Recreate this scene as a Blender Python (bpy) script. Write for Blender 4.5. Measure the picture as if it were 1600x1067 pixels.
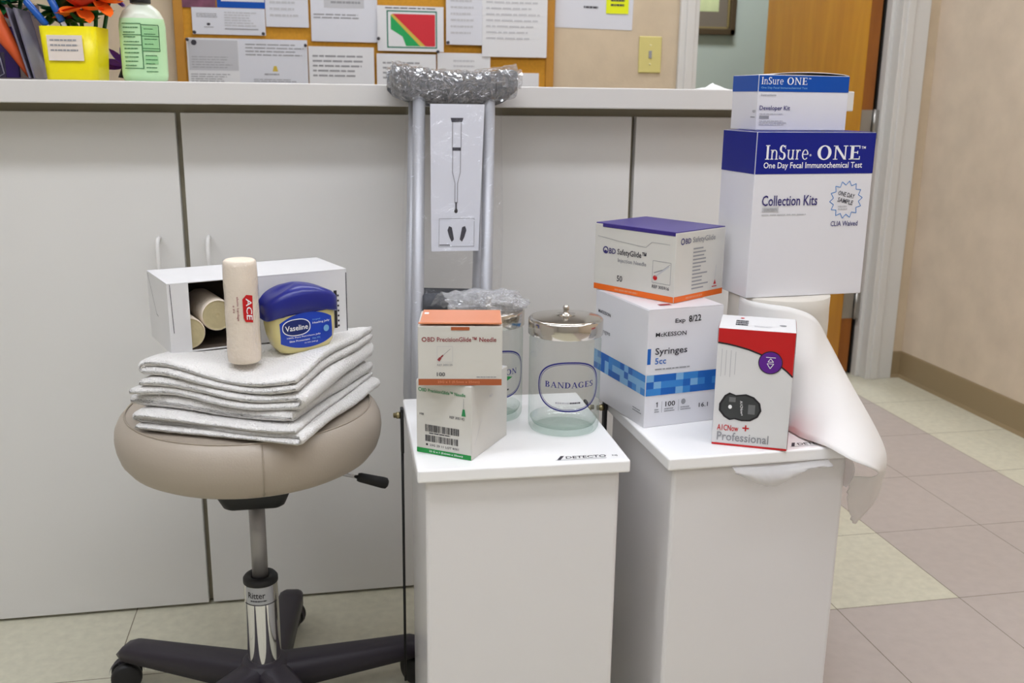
import bpy, bmesh, math, random
from mathutils import Matrix, Vector, noise

# ------------------------------------------------------------------ clear
for o in list(bpy.data.objects):
    bpy.data.objects.remove(o, do_unlink=True)
SC = bpy.context.scene
COL = SC.collection
PI = math.pi

# ------------------------------------------------------------------ camera
def make_camera():
    yaw, pitch, roll = (math.radians(a) for a in (11.184, 14.080, 0.717))
    cy, sy, cp, sp = math.cos(yaw), math.sin(yaw), math.cos(pitch), math.sin(pitch)
    f = Vector((sy * cp, cy * cp, -sp))
    r0 = Vector((cy, -sy, 0))
    u0 = r0.cross(f)
    r = math.cos(roll) * r0 + math.sin(roll) * u0
    u = -math.sin(roll) * r0 + math.cos(roll) * u0
    cam = bpy.data.cameras.new('camera')
    cam.sensor_width = 36
    cam.lens = 1515.56 * 36 / 1600
    cam.clip_start = 0.02
    cam.dof.use_dof = True
    cam.dof.focus_distance = 1.42
    cam.dof.aperture_fstop = 8.0
    o = bpy.data.objects.new('camera', cam)
    COL.objects.link(o)
    m = Matrix((r, u, -f)).transposed().to_4x4()
    m.translation = (0, 0, 1.0)
    o.matrix_world = m
    SC.camera = o
make_camera()

# ------------------------------------------------------------------ world, lights, exposure
W = bpy.data.worlds.new('world')
SC.world = W
W.use_nodes = True
W.node_tree.nodes['Background'].inputs[0].default_value = (0.9, 0.95, 1.0, 1)
W.node_tree.nodes['Background'].inputs[1].default_value = 0.05
SC.view_settings.view_transform = 'Standard'
SC.view_settings.look = 'None'
SC.view_settings.exposure = 0.14
SC.view_settings.gamma = 1.0
SC.view_settings.use_curve_mapping = False
CEIL = 2.60
FIXTURES = [                   # centre x, y, size x, size y, emission strength (fluorescent ceiling fixtures; last two added to brighten walls)
    (-0.05, 0.72, 2.8, 0.26, 13.6), (1.55, 0.75, 0.30, 1.2, 6.0), (-1.55, 0.6, 0.30, 1.2, 8.5),
    (0.0, -0.35, 1.2, 0.6, 5.5), (1.4, -1.3, 1.2, 0.6, 4.0), (-1.4, -1.3, 1.2, 0.6, 4.0), (1.75, 4.05, .6, .3, 50.0), (0.35, 2.62, 1.6, 0.3, 12.0), (1.55, 2.35, .3, .6, 10.0)]

# ------------------------------------------------------------------ materials
def lin(c):
    c /= 255.0
    return c / 12.92 if c <= 0.04045 else ((c + 0.055) / 1.055) ** 2.4
def rgb(r, g, b): return (lin(r), lin(g), lin(b), 1.0)

def mat(name, col, rough=0.5, metal=0.0, spec=0.5, var=0.0, vscale=30.0, bump=0.0, bscale=200.0, sheen=0.0, coat=0.0):
    m = bpy.data.materials.new(name)
    m.use_nodes = True
    nt = m.node_tree
    p = nt.nodes['Principled BSDF']
    c = rgb(*col)
    p.inputs['Base Color'].default_value = c
    p.inputs['Roughness'].default_value = rough
    p.inputs['Metallic'].default_value = metal
    p.inputs['Specular IOR Level'].default_value = spec
    p.inputs['Sheen Weight'].default_value = sheen
    p.inputs['Coat Weight'].default_value = coat
    if var or bump:
        tc = nt.nodes.new('ShaderNodeTexCoord')
    if var:
        n = nt.nodes.new('ShaderNodeTexNoise')
        n.inputs['Scale'].default_value = vscale
        n.inputs['Detail'].default_value = 4
        nt.links.new(tc.outputs['Object'], n.inputs['Vector'])
        r = nt.nodes.new('ShaderNodeValToRGB')
        r.color_ramp.elements[0].position = 0.3
        r.color_ramp.elements[1].position = 0.7
        r.color_ramp.elements[0].color = tuple(max(0, k * (1 - var)) for k in c[:3]) + (1,)
        r.color_ramp.elements[1].color = tuple(min(1, k * (1 + var)) for k in c[:3]) + (1,)
        nt.links.new(n.outputs['Fac'], r.inputs['Fac'])
        nt.links.new(r.outputs['Color'], p.inputs['Base Color'])
    if bump:
        n2 = nt.nodes.new('ShaderNodeTexNoise')
        n2.inputs['Scale'].default_value = bscale
        n2.inputs['Detail'].default_value = 3
        nt.links.new(tc.outputs['Object'], n2.inputs['Vector'])
        b = nt.nodes.new('ShaderNodeBump')
        b.inputs['Strength'].default_value = bump
        b.inputs['Distance'].default_value = 0.004
        nt.links.new(n2.outputs['Fac'], b.inputs['Height'])
        nt.links.new(b.outputs['Normal'], p.inputs['Normal'])
    return m

def emit(name, col, strength):
    m = bpy.data.materials.new(name)
    m.use_nodes = True
    nt = m.node_tree
    nt.nodes.remove(nt.nodes['Principled BSDF'])
    e = nt.nodes.new('ShaderNodeEmission')
    e.inputs[0].default_value = rgb(*col)
    e.inputs[1].default_value = strength
    nt.links.new(e.outputs[0], nt.nodes['Material Output'].inputs[0])
    return m

def thin_clear(name, tint, edge, gloss=0.06, edge_gloss=0.5, rough=0.03, bump=0.0, bscale=40.0, blend=0.25, haze=0.0, dist=0.01):
    """thin transparent skin (glass wall, plastic film): see-through face on, tinted and shiny at grazing angles"""
    m = bpy.data.materials.new(name)
    m.use_nodes = True
    nt = m.node_tree
    nt.nodes.remove(nt.nodes['Principled BSDF'])
    out = nt.nodes['Material Output']
    lw = nt.nodes.new('ShaderNodeLayerWeight')
    lw.inputs['Blend'].default_value = blend
    mixc = nt.nodes.new('ShaderNodeMix')
    mixc.data_type = 'RGBA'
    mixc.inputs[6].default_value = rgb(*tint)
    mixc.inputs[7].default_value = rgb(*edge)
    nt.links.new(lw.outputs['Facing'], mixc.inputs[0])
    tr = nt.nodes.new('ShaderNodeBsdfTransparent')
    nt.links.new(mixc.outputs[2], tr.inputs[0])
    gl = nt.nodes.new('ShaderNodeBsdfGlossy')
    gl.inputs['Roughness'].default_value = rough
    mr = nt.nodes.new('ShaderNodeMapRange')
    mr.inputs['To Min'].default_value = gloss
    mr.inputs['To Max'].default_value = edge_gloss
    nt.links.new(lw.outputs['Facing'], mr.inputs['Value'])
    mx = nt.nodes.new('ShaderNodeMixShader')
    nt.links.new(mr.outputs[0], mx.inputs[0])
    nt.links.new(tr.outputs[0], mx.inputs[1])
    nt.links.new(gl.outputs[0], mx.inputs[2])
    last = mx
    if haze:
        d = nt.nodes.new('ShaderNodeBsdfDiffuse')
        d.inputs[0].default_value = (0.8, 0.8, 0.82, 1)
        m2 = nt.nodes.new('ShaderNodeMixShader')
        m2.inputs[0].default_value = haze
        nt.links.new(mx.outputs[0], m2.inputs[1])
        nt.links.new(d.outputs[0], m2.inputs[2])
        last = m2
    if bump:
        tc = nt.nodes.new('ShaderNodeTexCoord')
        n2 = nt.nodes.new('ShaderNodeTexNoise')
        n2.inputs['Scale'].default_value = bscale
        n2.inputs['Detail'].default_value = 4
        n2.inputs['Distortion'].default_value = 1.2
        nt.links.new(tc.outputs['Object'], n2.inputs['Vector'])
        b = nt.nodes.new('ShaderNodeBump')
        b.inputs['Strength'].default_value = bump
        b.inputs['Distance'].default_value = dist
        nt.links.new(n2.outputs['Fac'], b.inputs['Height'])
        nt.links.new(b.outputs['Normal'], gl.inputs['Normal'])
        nt.links.new(b.outputs['Normal'], lw.inputs['Normal'])
    nt.links.new(last.outputs[0], out.inputs[0])
    return m

def wood(name, c1, c2, rough=0.35):
    m = mat(name, c1, rough)
    nt = m.node_tree
    p = nt.nodes['Principled BSDF']
    tc = nt.nodes.new('ShaderNodeTexCoord')
    mp = nt.nodes.new('ShaderNodeMapping')
    mp.inputs['Scale'].default_value = (6, 6, 0.7)
    n = nt.nodes.new('ShaderNodeTexNoise')
    n.inputs['Scale'].default_value = 3
    n.inputs['Detail'].default_value = 6
    n.inputs['Distortion'].default_value = 0.6
    r = nt.nodes.new('ShaderNodeValToRGB')
    r.color_ramp.elements[0].color = rgb(*c1)
    r.color_ramp.elements[1].color = rgb(*c2)
    r.color_ramp.elements[0].position = 0.35
    r.color_ramp.elements[1].position = 0.65
    nt.links.new(tc.outputs['Object'], mp.inputs['Vector'])
    nt.links.new(mp.outputs[0], n.inputs['Vector'])
    nt.links.new(n.outputs['Fac'], r.inputs['Fac'])
    nt.links.new(r.outputs['Color'], p.inputs['Base Color'])
    return m

M = {}
M['laminate'] = mat('cream_laminate', (222, 220, 217), 0.45, var=0.015, vscale=3)
M['gap'] = mat('cabinet_stile', (168, 160, 138), 0.6)
M['counter'] = mat('white_laminate', (214, 211, 208), 0.4)
M['beige_wall'] = mat('beige_wallpaper', (205, 187, 160), 0.8, var=0.05, vscale=14, bump=0.08, bscale=120)
M['tan_wall'] = mat('tan_wallpaper', (216, 199, 178), 0.8, var=0.06, vscale=9, bump=0.1, bscale=90)
M['green_wall'] = mat('green_paint', (170, 179, 168), 0.8, var=0.02, vscale=4)
M['plain_wall'] = mat('pale_paint', (186, 182, 176), 0.8)
M['ceiling'] = mat('ceiling_tile', (225, 224, 220), 0.9, bump=0.2, bscale=150)
M['trim'] = mat('white_trim_paint', (214, 212, 208), 0.45)
M['baseboard'] = mat('taupe_vinyl_base', (152, 132, 100), 0.5)
M['tile_cream'] = mat('cream_vinyl_tile', (204, 200, 180), 0.35, var=0.07, vscale=55)
M['tile_grey'] = mat('taupe_vinyl_tile', (181, 170, 163), 0.35, var=0.04, vscale=40)
M['joint'] = mat('tile_joint', (120, 110, 92), 0.7)
M['oak'] = wood('honey_oak', (206, 142, 26), (192, 126, 16), 0.3)
M['oak_edge'] = wood('oak_edge', (150, 88, 24), (128, 70, 20), 0.4)
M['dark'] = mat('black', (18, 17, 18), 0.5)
M['steel'] = mat('satin_steel', (170, 168, 164), 0.35, 1.0)
M['chrome'] = mat('chrome', (225, 225, 228), 0.06, 1.0)
M['piston'] = mat('grey_metal', (160, 157, 157), 0.4, 0.5)
M['lid_steel'] = mat('polished_steel', (206, 201, 193), 0.14, 1.0)
M['alu'] = mat('matte_aluminium', (186, 187, 192), 0.45, 0.35, bump=0.05, bscale=300)
M['cork'] = mat('cork', (205, 146, 40), 0.85, var=0.08, vscale=120)
M['board_frame'] = mat('oak_strip', (186, 130, 40), 0.5, var=0.05, vscale=30)
M['paper'] = mat('white_paper', (222, 222, 224), 0.8)
M['paper2'] = mat('cool_white_paper', (214, 215, 222), 0.8)
M['ink'] = mat('grey_print', (150, 150, 154), 0.8)
M['ink_lite'] = mat('light_grey_print', (192, 192, 196), 0.8)
M['ink_dark'] = mat('dark_print', (60, 58, 66), 0.7)
M['black_ink'] = mat('black_print', (28, 26, 32), 0.6)
M['white'] = mat('white_print', (240, 240, 242), 0.6)
M['red'] = mat('red_print', (196, 12, 20), 0.4)
M['maroon'] = mat('maroon_print', (140, 44, 52), 0.5)
M['chart_red'] = mat('chart_red', (205, 34, 48), 0.6)
M['chart_green'] = mat('chart_green', (20, 160, 84), 0.6)
M['chart_yellow'] = mat('chart_yellow', (206, 178, 70), 0.6)
M['chart_line'] = mat('chart_line', (20, 116, 92), 0.6)
M['royal'] = mat('royal_blue_print', (14, 28, 130), 0.35, spec=0.3)
M['azure'] = mat('azure_print', (4, 76, 168), 0.35, spec=0.3)
M['blue1'] = mat('blue_print', (14, 96, 184), 0.4)
M['blue2'] = mat('mid_blue_print', (50, 130, 204), 0.4)
M['blue3'] = mat('pale_blue_print', (124, 176, 220), 0.4)
M['indigo'] = mat('indigo_print', (54, 46, 112), 0.5)
M['navy'] = mat('navy_print', (28, 32, 124), 0.45)
M['violet'] = mat('violet_print', (92, 18, 140), 0.4)
M['purple_card'] = mat('purple_card', (52, 36, 124), 0.35)
M['orange'] = mat('orange_print', (232, 104, 10), 0.45)
M['brown'] = mat('brown_print', (172, 90, 50), 0.45)
M['salmon'] = mat('salmon_card', (222, 140, 100), 0.3)
M['green'] = mat('green_print', (14, 142, 60), 0.4)
M['green_ink'] = mat('green_text', (40, 140, 84), 0.5)
M['card'] = mat('white_card', (222, 221, 222), 0.45, var=0.015, vscale=20)
M['card_warm'] = mat('warm_white_card', (212, 209, 202), 0.5, var=0.015, vscale=20)
M['card_gloss'] = mat('glossy_white_card', (226, 225, 230), 0.3)
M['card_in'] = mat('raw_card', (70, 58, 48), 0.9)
M['can'] = mat('white_enamel', (226, 223, 223), 0.28)
M['can_lid'] = mat('white_enamel_lid', (246, 245, 245), 0.3)
M['towel'] = mat('white_terry', (236, 233, 230), 0.95, bump=1.0, bscale=330, sheen=0.3)
M['seam'] = mat('terry_seam', (214, 206, 190), 0.95)
M['vinyl'] = mat('taupe_vinyl', (172, 160, 146), 0.42, bump=0.06, bscale=350)
M['vinyl_seam'] = mat('taupe_vinyl_seam', (158, 146, 131), 0.5)
M['base_black'] = mat('black_nylon', (44, 38, 48), 0.45)
M['rubber'] = mat('black_rubber', (24, 23, 25), 0.55)
M['foam'] = mat('grey_foam', (92, 94, 100), 0.8, var=0.05, vscale=60)
M['foam_dark'] = mat('dark_grey_foam', (78, 80, 86), 0.8)
M['bandage'] = mat('beige_elastic_wrap', (236, 222, 204), 0.7, var=0.03, vscale=40, bump=0.25, bscale=160)
M['bandage_end'] = mat('rolled_elastic_end', (196, 182, 142), 0.85, var=0.08, vscale=70)
M['jelly'] = mat('pale_yellow_jar', (226, 214, 150), 0.25, coat=0.3)
M['blue_cap'] = mat('dark_blue_plastic', (26, 34, 128), 0.3)
M['label_blue'] = mat('label_blue', (18, 62, 178), 0.35)
M['label_navy'] = mat('label_navy', (14, 36, 104), 0.35)
M['glass'] = thin_clear('jar_glass', (254, 255, 254), (206, 220, 214), 0.025, 0.36, 0.02, blend=0.12)
M['glass_base'] = thin_clear('jar_base_glass', (253, 255, 254), (206, 224, 216), 0.05, 0.35, 0.05, bump=0.2, bscale=30, blend=0.3)
M['film'] = thin_clear('clear_film', (254, 254, 255), (240, 240, 243), 0.03, 0.30, 0.05, bump=0.8, bscale=16, blend=0.15, dist=0.02)
M['film_crumple'] = thin_clear('crumpled_film', (252, 252, 254), (228, 230, 235), 0.10, 0.75, 0.08, bump=1.0, bscale=50, blend=0.35, haze=0.05, dist=0.04)
M['film_bunch'] = thin_clear('gathered_film', (253, 253, 255), (236, 238, 242), 0.10, 0.75, 0.08, bump=1.0, bscale=45, blend=0.3, haze=0.16, dist=0.04)
M['liner'] = thin_clear('bin_liner_film', (253, 252, 251), (244, 242, 240), 0.05, 0.25, 0.15, bump=0.4, bscale=50, blend=0.2, haze=0.42)
M['sheet'] = mat('soft_white_paper', (236, 234, 232), 0.75)
M['roll_paper'] = mat('rolled_paper', (214, 208, 198), 0.85)
M['switch'] = mat('ivory_plastic', (214, 202, 128), 0.35)
M['switch_toggle'] = mat('pale_ivory_plastic', (236, 228, 180), 0.3)
M['note'] = mat('yellow_note', (232, 240, 12), 0.7)
M['yellow'] = mat('yellow_plastic', (238, 222, 6), 0.35)
M['label_white'] = mat('label_white', (226, 214, 204), 0.6)
M['gel'] = mat('green_gel_bottle', (186, 226, 178), 0.22, coat=0.3)
M['gel_top'] = mat('clear_bottle_shoulder', (214, 222, 206), 0.2)
M['gel_print'] = mat('green_label_print', (70, 122, 78), 0.5)
M['gel_panel'] = mat('green_label_panel', (150, 202, 146), 0.4)
M['acrylic'] = thin_clear('smoky_acrylic', (196, 192, 204), (96, 92, 108), 0.08, 0.5, 0.03, blend=0.35)
M['acrylic_edge'] = mat('smoky_acrylic_edge', (108, 104, 120), 0.15)
M['pet_orange'] = mat('orange_silk', (242, 110, 18), 0.6, var=0.12, vscale=60)
M['pet_purple'] = mat('purple_silk', (96, 30, 150), 0.6, var=0.12, vscale=60)
M['pet_teal'] = mat('teal_silk', (14, 150, 170), 0.5, var=0.12, vscale=60)
M['pet_red'] = mat('red_silk', (196, 50, 22), 0.6, var=0.1, vscale=60)
M['leaf'] = mat('green_silk_leaf', (22, 88, 40), 0.5, var=0.15, vscale=50)
M['pen_blue'] = mat('blue_pen', (20, 84, 170), 0.3)
M['pen_white'] = mat('white_pen', (200, 200, 206), 0.3)
M['orange_dull'] = mat('burnt_orange', (206, 84, 34), 0.5)
M['leaflet'] = mat('leaflet_print', (120, 120, 150), 0.6, var=0.25, vscale=25)
M['photo'] = mat('purple_photo', (112, 62, 84), 0.5, var=0.35, vscale=30)
M['frame_wood'] = mat('dark_walnut', (72, 58, 38), 0.4)
M['frame_gold'] = mat('gilt_edge', (150, 134, 86), 0.35, 0.3)
M['mat_board'] = mat('taupe_mat_board', (108, 98, 84), 0.8)
M['art'] = mat('pale_green_print', (190, 198, 148), 0.7, var=0.12, vscale=14)
for i_, f_ in enumerate(FIXTURES):
    M['diffuser%d' % i_] = emit('lamp_diffuser', (243, 247, 255), f_[4])
M['purple_folder'] = mat('purple_plastic', (74, 50, 120), 0.4)  # even purple of the folder in the holder
M['meter'] = mat('meter_print', (58, 60, 62), 0.5)
M['meter_hi'] = mat('meter_print_light', (110, 112, 114), 0.5)
M['screw'] = mat('brass_bolt', (170, 158, 120), 0.3, 0.9)
M['feather'] = mat('white_tissue', (236, 236, 236), 0.85)

# ------------------------------------------------------------------ mesh builder
class G:
    def __init__(s):
        s.v = []; s.f = []; s.mi = []; s.sm = []; s.mats = []
    def idx(s, m):
        m = M[m] if isinstance(m, str) else m
        if m not in s.mats: s.mats.append(m)
        return s.mats.index(m)
    def add(s, verts, faces, m, smooth=False, T=None):
        k = len(s.v)
        for p in verts:
            p = Vector(p)
            s.v.append(T @ p if T is not None else p)
        i = s.idx(m)
        for f in faces:
            s.f.append([k + q for q in f]); s.mi.append(i); s.sm.append(smooth)
    def poly(s, pts, m): s.add(pts, [list(range(len(pts)))], m)
    def box(s, lo, hi, m, bev=0.0, seg=2, T=None, smooth=None):
        bm = bmesh.new()
        bmesh.ops.create_cube(bm, size=1.0)
        c = [(a + b) / 2 for a, b in zip(lo, hi)]
        d = [b - a for a, b in zip(lo, hi)]
        for v in bm.verts:
            v.co = Vector((c[0] + v.co.x * d[0], c[1] + v.co.y * d[1], c[2] + v.co.z * d[2]))
        if bev > 0:
            bmesh.ops.bevel(bm, geom=bm.edges[:], offset=min(bev, min(d) * 0.49), segments=seg, affect='EDGES', profile=0.5)
        s.bm(bm, m, bev > 0.004 if smooth is None else smooth, T)
    def bm(s, bm, m, smooth=False, T=None):
        bm.verts.index_update()
        s.add([v.co.copy() for v in bm.verts], [[v.index for v in f.verts] for f in bm.faces], m, smooth, T)
        bm.free()
    def lathe(s, prof, m, seg=40, T=None, smooth=True, cap=True, sx=1.0, sy=1.0, mats=None):
        vs = []; n = len(prof)
        for r, z in prof:
            for k in range(seg):
                a = 2 * PI * k / seg
                vs.append((r * math.cos(a) * sx, r * math.sin(a) * sy, z))
        base = len(s.v)
        for j in range(n - 1):
            fs = []
            for k in range(seg):
                k2 = (k + 1) % seg
                fs.append([j * seg + k, j * seg + k2, (j + 1) * seg + k2, (j + 1) * seg + k])
            mm = mats[j] if mats else m
            if j == 0: s.add(vs, fs, mm, smooth, T)
            else:
                i = s.idx(mm)
                for f in fs: s.f.append([base + q for q in f]); s.mi.append(i); s.sm.append(smooth)
        if cap:
            if prof[0][0] > 1e-5:
                s.f.append([base + k for k in range(seg)][::-1]); s.mi.append(s.idx(mats[0] if mats else m)); s.sm.append(False)
            if prof[-1][0] > 1e-5:
                s.f.append([base + (n - 1) * seg + k for k in range(seg)]); s.mi.append(s.idx(mats[-1] if mats else m)); s.sm.append(False)
    def tube(s, pts, r, m, seg=12, cap=True, T=None, flat=1.0):
        pts = [Vector(p) for p in pts]
        rs = r if isinstance(r, (list, tuple)) else [r] * len(pts)
        up = None; vs = []
        for i, p in enumerate(pts):
            t = (pts[min(i + 1, len(pts) - 1)] - pts[max(i - 1, 0)]).normalized()
            if up is None:
                up = Vector((0, 0, 1)) if abs(t.z) < 0.9 else Vector((0, 1, 0))
            a = t.cross(up)
            if a.length < 1e-6: a = t.orthogonal()
            a.normalize(); b = a.cross(t).normalized(); up = b
            for k in range(seg):
                w = 2 * PI * k / seg
                vs.append(p + rs[i] * (math.cos(w) * a + flat * math.sin(w) * b))
        fs = []
        for i in range(len(pts) - 1):
            for k in range(seg):
                k2 = (k + 1) % seg
                fs.append([i * seg + k, i * seg + k2, (i + 1) * seg + k2, (i + 1) * seg + k])
        if cap:
            fs.append(list(range(seg))[::-1]); fs.append([(len(pts) - 1) * seg + k for k in range(seg)])
        s.add(vs, fs, m, True, T)
    def grid(s, fn, nu, nv, m, smooth=True, T=None, closed_u=False):
        vs = [fn(i / nu, j / nv) for i in range(nu + (0 if closed_u else 1)) for j in range(nv + 1)]
        fs = []; N = nu if closed_u else nu + 1
        for i in range(nu):
            i2 = (i + 1) % N
            for j in range(nv):
                fs.append([i * (nv + 1) + j, i2 * (nv + 1) + j, i2 * (nv + 1) + j + 1, i * (nv + 1) + j + 1])
        s.add(vs, fs, m, smooth, T)
    # ---- flat printing: F maps (u, v, lift) to a 3-D point
    def rect(s, F, u0, v0, u1, v1, m, lift=0.0004, n=1):
        for k in range(n):
            a = u0 + (u1 - u0) * k / n; b = u0 + (u1 - u0) * (k + 1) / n
            s.poly([F(a, v0, lift), F(b, v0, lift), F(b, v1, lift), F(a, v1, lift)], m)
    def shape(s, F, pts, m, lift=0.0004): s.poly([F(u, v, lift) for u, v in pts], m)
    def ring(s, F, cu, cv, ru, rv, w, m, lift=0.0004, n=40, pw=2.0):
        def e(a, ru, rv):
            c, d = math.cos(a), math.sin(a)
            return (cu + ru * math.copysign(abs(c) ** (2 / pw), c), cv + rv * math.copysign(abs(d) ** (2 / pw), d))
        for k in range(n):
            a, b = 2 * PI * k / n, 2 * PI * (k + 1) / n
            s.poly([F(*e(a, ru - w, rv - w), lift), F(*e(a, ru, rv), lift), F(*e(b, ru, rv), lift), F(*e(b, ru - w, rv - w), lift)], m)
    def disc(s, F, cu, cv, ru, rv, m, lift=0.0004, n=28):
        s.poly([F(cu + ru * math.cos(2 * PI * k / n), cv + rv * math.sin(2 * PI * k / n), lift) for k in range(n)], m)
    def line(s, F, a, b, w, m, lift=0.0004):
        d = Vector((b[0] - a[0], b[1] - a[1])).normalized(); q = Vector((-d.y, d.x)) * w / 2
        s.shape(F, [(a[0] + q.x, a[1] + q.y), (a[0] - q.x, a[1] - q.y), (b[0] - q.x, b[1] - q.y), (b[0] + q.x, b[1] + q.y)], m, lift)
    def text(s, F, t, u0, v0, u1, v1, m, lift=0.0007, serif=False, rot=0.0, shear=0.0):
        """fit the words into the rectangle u0..u1 x v0..v1"""
        vs, fs = serif_words(t) if serif else sans_words(t)
        x0 = min(p[0] for p in vs); x1 = max(p[0] for p in vs)
        y0 = min(p[1] for p in vs); y1 = max(p[1] for p in vs)
        cu, cv = (u0 + u1) / 2, (v0 + v1) / 2
        out = []
        c, d = math.cos(rot), math.sin(rot)
        for x, y in vs:
            a = (x - x0) / (x1 - x0) * (u1 - u0) + u0 - cu
            b = (y - y0) / (y1 - y0) * (v1 - v0) + v0 - cv
            a += shear * b
            out.append(F(cu + a * c - b * d, cv + a * d + b * c, lift))
        s.add(out, fs, m)
    def bars(s, F, u0, v0, u1, v1, n, m, fill=0.45, seed=1, lift=0.0005, ragged=0.35, words=True):
        """lines of print too small to read"""
        rnd = random.Random(seed)
        h = (v1 - v0) / n
        for k in range(n):
            y = v1 - (k + 1) * h + h * (1 - fill) / 2
            end = u1 - (u1 - u0) * ragged * rnd.random()
            x = u0
            while x < end - 1e-5:
                w = min((u1 - u0) * (rnd.uniform(0.06, 0.2) if words else 1), end - x)
                s.rect(F, x, y, x + w, y + h * fill, m, lift)
                x += w + (u1 - u0) * 0.02
    def build(s, name, parent=None):
        me = bpy.data.meshes.new(name)
        me.from_pydata([tuple(p) for p in s.v], [], s.f)
        for m in s.mats: me.materials.append(m)
        me.polygons.foreach_set('material_index', s.mi)
        me.polygons.foreach_set('use_smooth', s.sm)
        me.update()
        o = bpy.data.objects.new(name, me)
        COL.objects.link(o)
        if parent: o.parent = parent
        return o

# ---- lettering -------------------------------------------------------------
_tc = {}
def sans_words(t):
    if t not in _tc:
        cu = bpy.data.curves.new('lettering', 'FONT')
        cu.body = t; cu.resolution_u = 2; cu.fill_mode = 'FRONT'; cu.offset = .012
        o = bpy.data.objects.new('lettering', cu)
        me = bpy.data.meshes.new_from_object(o)
        _tc[t] = ([(v.co.x, v.co.y) for v in me.vertices], [list(p.vertices) for p in me.polygons])
        bpy.data.objects.remove(o); bpy.data.curves.remove(cu); bpy.data.meshes.remove(me)
    return _tc[t]

TH, TN, SL = 0.19, 0.075, 0.06
def _arc(cx, cy, rx, ry, a0, a1, w=TH, h=TN, n=14):
    out = []
    for k in range(n):
        a, b = math.radians(a0 + (a1 - a0) * k / n), math.radians(a0 + (a1 - a0) * (k + 1) / n)
        out.append([(cx + (rx - w) * math.cos(a), cy + (ry - h) * math.sin(a)), (cx + rx * math.cos(a), cy + ry * math.sin(a)),
                    (cx + rx * math.cos(b), cy + ry * math.sin(b)), (cx + (rx - w) * math.cos(b), cy + (ry - h) * math.sin(b))])
    return out
def _r(x0, y0, x1, y1): return [(x0, y0), (x1, y0), (x1, y1), (x0, y1)]
def _stem(x, y0=0, y1=1, w=TH, top=True, bot=True, e=0.1):
    q = [_r(x - w / 2, y0, x + w / 2, y1)]
    if bot: q.append(_r(x - w / 2 - e, y0, x + w / 2 + e, y0 + SL))
    if top: q.append(_r(x - w / 2 - e, y1 - SL, x + w / 2 + e, y1))
    return q
def _diag(x0, y0, x1, y1, w): return [(x0 - w / 2, y0), (x0 + w / 2, y0), (x1 + w / 2, y1), (x1 - w / 2, y1)]
def serif_glyph(c):
    if c == 'I': return _stem(0.18), 0.42
    if c == 'N': return _stem(0.15, w=TN) + _stem(0.75, w=TN, bot=False) + [_diag(0.15, 1, 0.75, 0, 0.17)], 0.95
    if c == 'E': return _stem(0.2) + [_r(0.2, 0, 0.68, TN), _r(0.2, 1 - TN, 0.66, 1), _r(0.2, 0.48, 0.55, 0.54), _r(0.63, 0, 0.68, 0.24), _r(0.61, 0.78, 0.66, 1), _r(0.5, 0.4, 0.55, 0.62)], 0.8
    if c == 'O': return _arc(0.42, 0.5, 0.42, 0.52, 0, 360, n=28), 0.92
    if c == 'C': return _arc(0.42, 0.5, 0.42, 0.52, 42, 318, n=24) + [_r(0.66, 0.68, 0.72, 0.98)], 0.84
    if c == 'G': return _arc(0.42, 0.5, 0.42, 0.52, 42, 330, n=24) + [_r(0.66, 0.68, 0.72, 0.98), _r(0.62, 0.04, 0.76, 0.42), _r(0.52, 0.38, 0.86, 0.43)], 0.94
    if c == 'D': return _stem(0.18) + _arc(0.28, 0.5, 0.5, 0.5, -90, 90) + [_r(0.18, 0, 0.3, TN), _r(0.18, 1 - TN, 0.3, 1)], 0.88
    if c == 'B': return _stem(0.18) + _arc(0.34, 0.26, 0.34, 0.27, -90, 90) + _arc(0.32, 0.76, 0.3, 0.25, -90, 90) + [_r(0.18, 0, 0.36, TN), _r(0.18, 1 - TN, 0.34, 1), _r(0.18, 0.48, 0.36, 0.54)], 0.8
    if c == 'A': return [_diag(0.12, 0, 0.42, 1, TN), _diag(0.74, 0, 0.42, 1, 0.17), _r(0.22, 0.3, 0.62, 0.36), _r(0, 0, 0.26, SL), _r(0.56, 0, 0.92, SL)], 0.94
    if c == 'T': return _stem(0.4, top=False) + [_r(0.04, 1 - TN, 0.76, 1), _r(0.04, 0.76, 0.09, 1), _r(0.71, 0.76, 0.76, 1)], 0.84
    if c == 'S': return _arc(0.32, 0.745, 0.28, 0.27, 30, 275) + _arc(0.32, 0.26, 0.3, 0.28, -150, 95) + [_r(0.54, 0.74, 0.59, 0.99), _r(0.03, 0.02, 0.08, 0.28)], 0.7
    if c == 'n': return _stem(0.15, 0, 0.68, 0.12, e=0.08) + _stem(0.56, 0, 0.5, 0.12, top=False, e=0.08) + _arc(0.38, 0.44, 0.24, 0.25, 0, 170, 0.12, 0.06), 0.76
    if c == 'u': return _stem(0.15, 0.2, 0.68, 0.12, bot=False, e=0.06) + _stem(0.56, 0, 0.68, 0.12, e=0.06) + _arc(0.34, 0.24, 0.25, 0.25, 180, 350, 0.12, 0.06), 0.78
    if c == 'r': return _stem(0.15, 0, 0.68, 0.12, e=0.08) + _arc(0.36, 0.46, 0.2, 0.23, 50, 175, 0.1, 0.07), 0.56
    if c == 'e': return _arc(0.32, 0.34, 0.3, 0.36, 8, 320, 0.12, 0.055, n=20) + [_r(0.1, 0.33, 0.6, 0.385)], 0.68
    return [], 0.4
def serif_words(t):
    vs, fs, x = [], [], 0.0
    for c in t:
        g, w = serif_glyph(c)
        for q in g:
            k = len(vs); vs += [(x + a, b) for a, b in q]; fs.append(list(range(k, k + len(q))))
        x += w + 0.02
    return vs, fs

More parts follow.
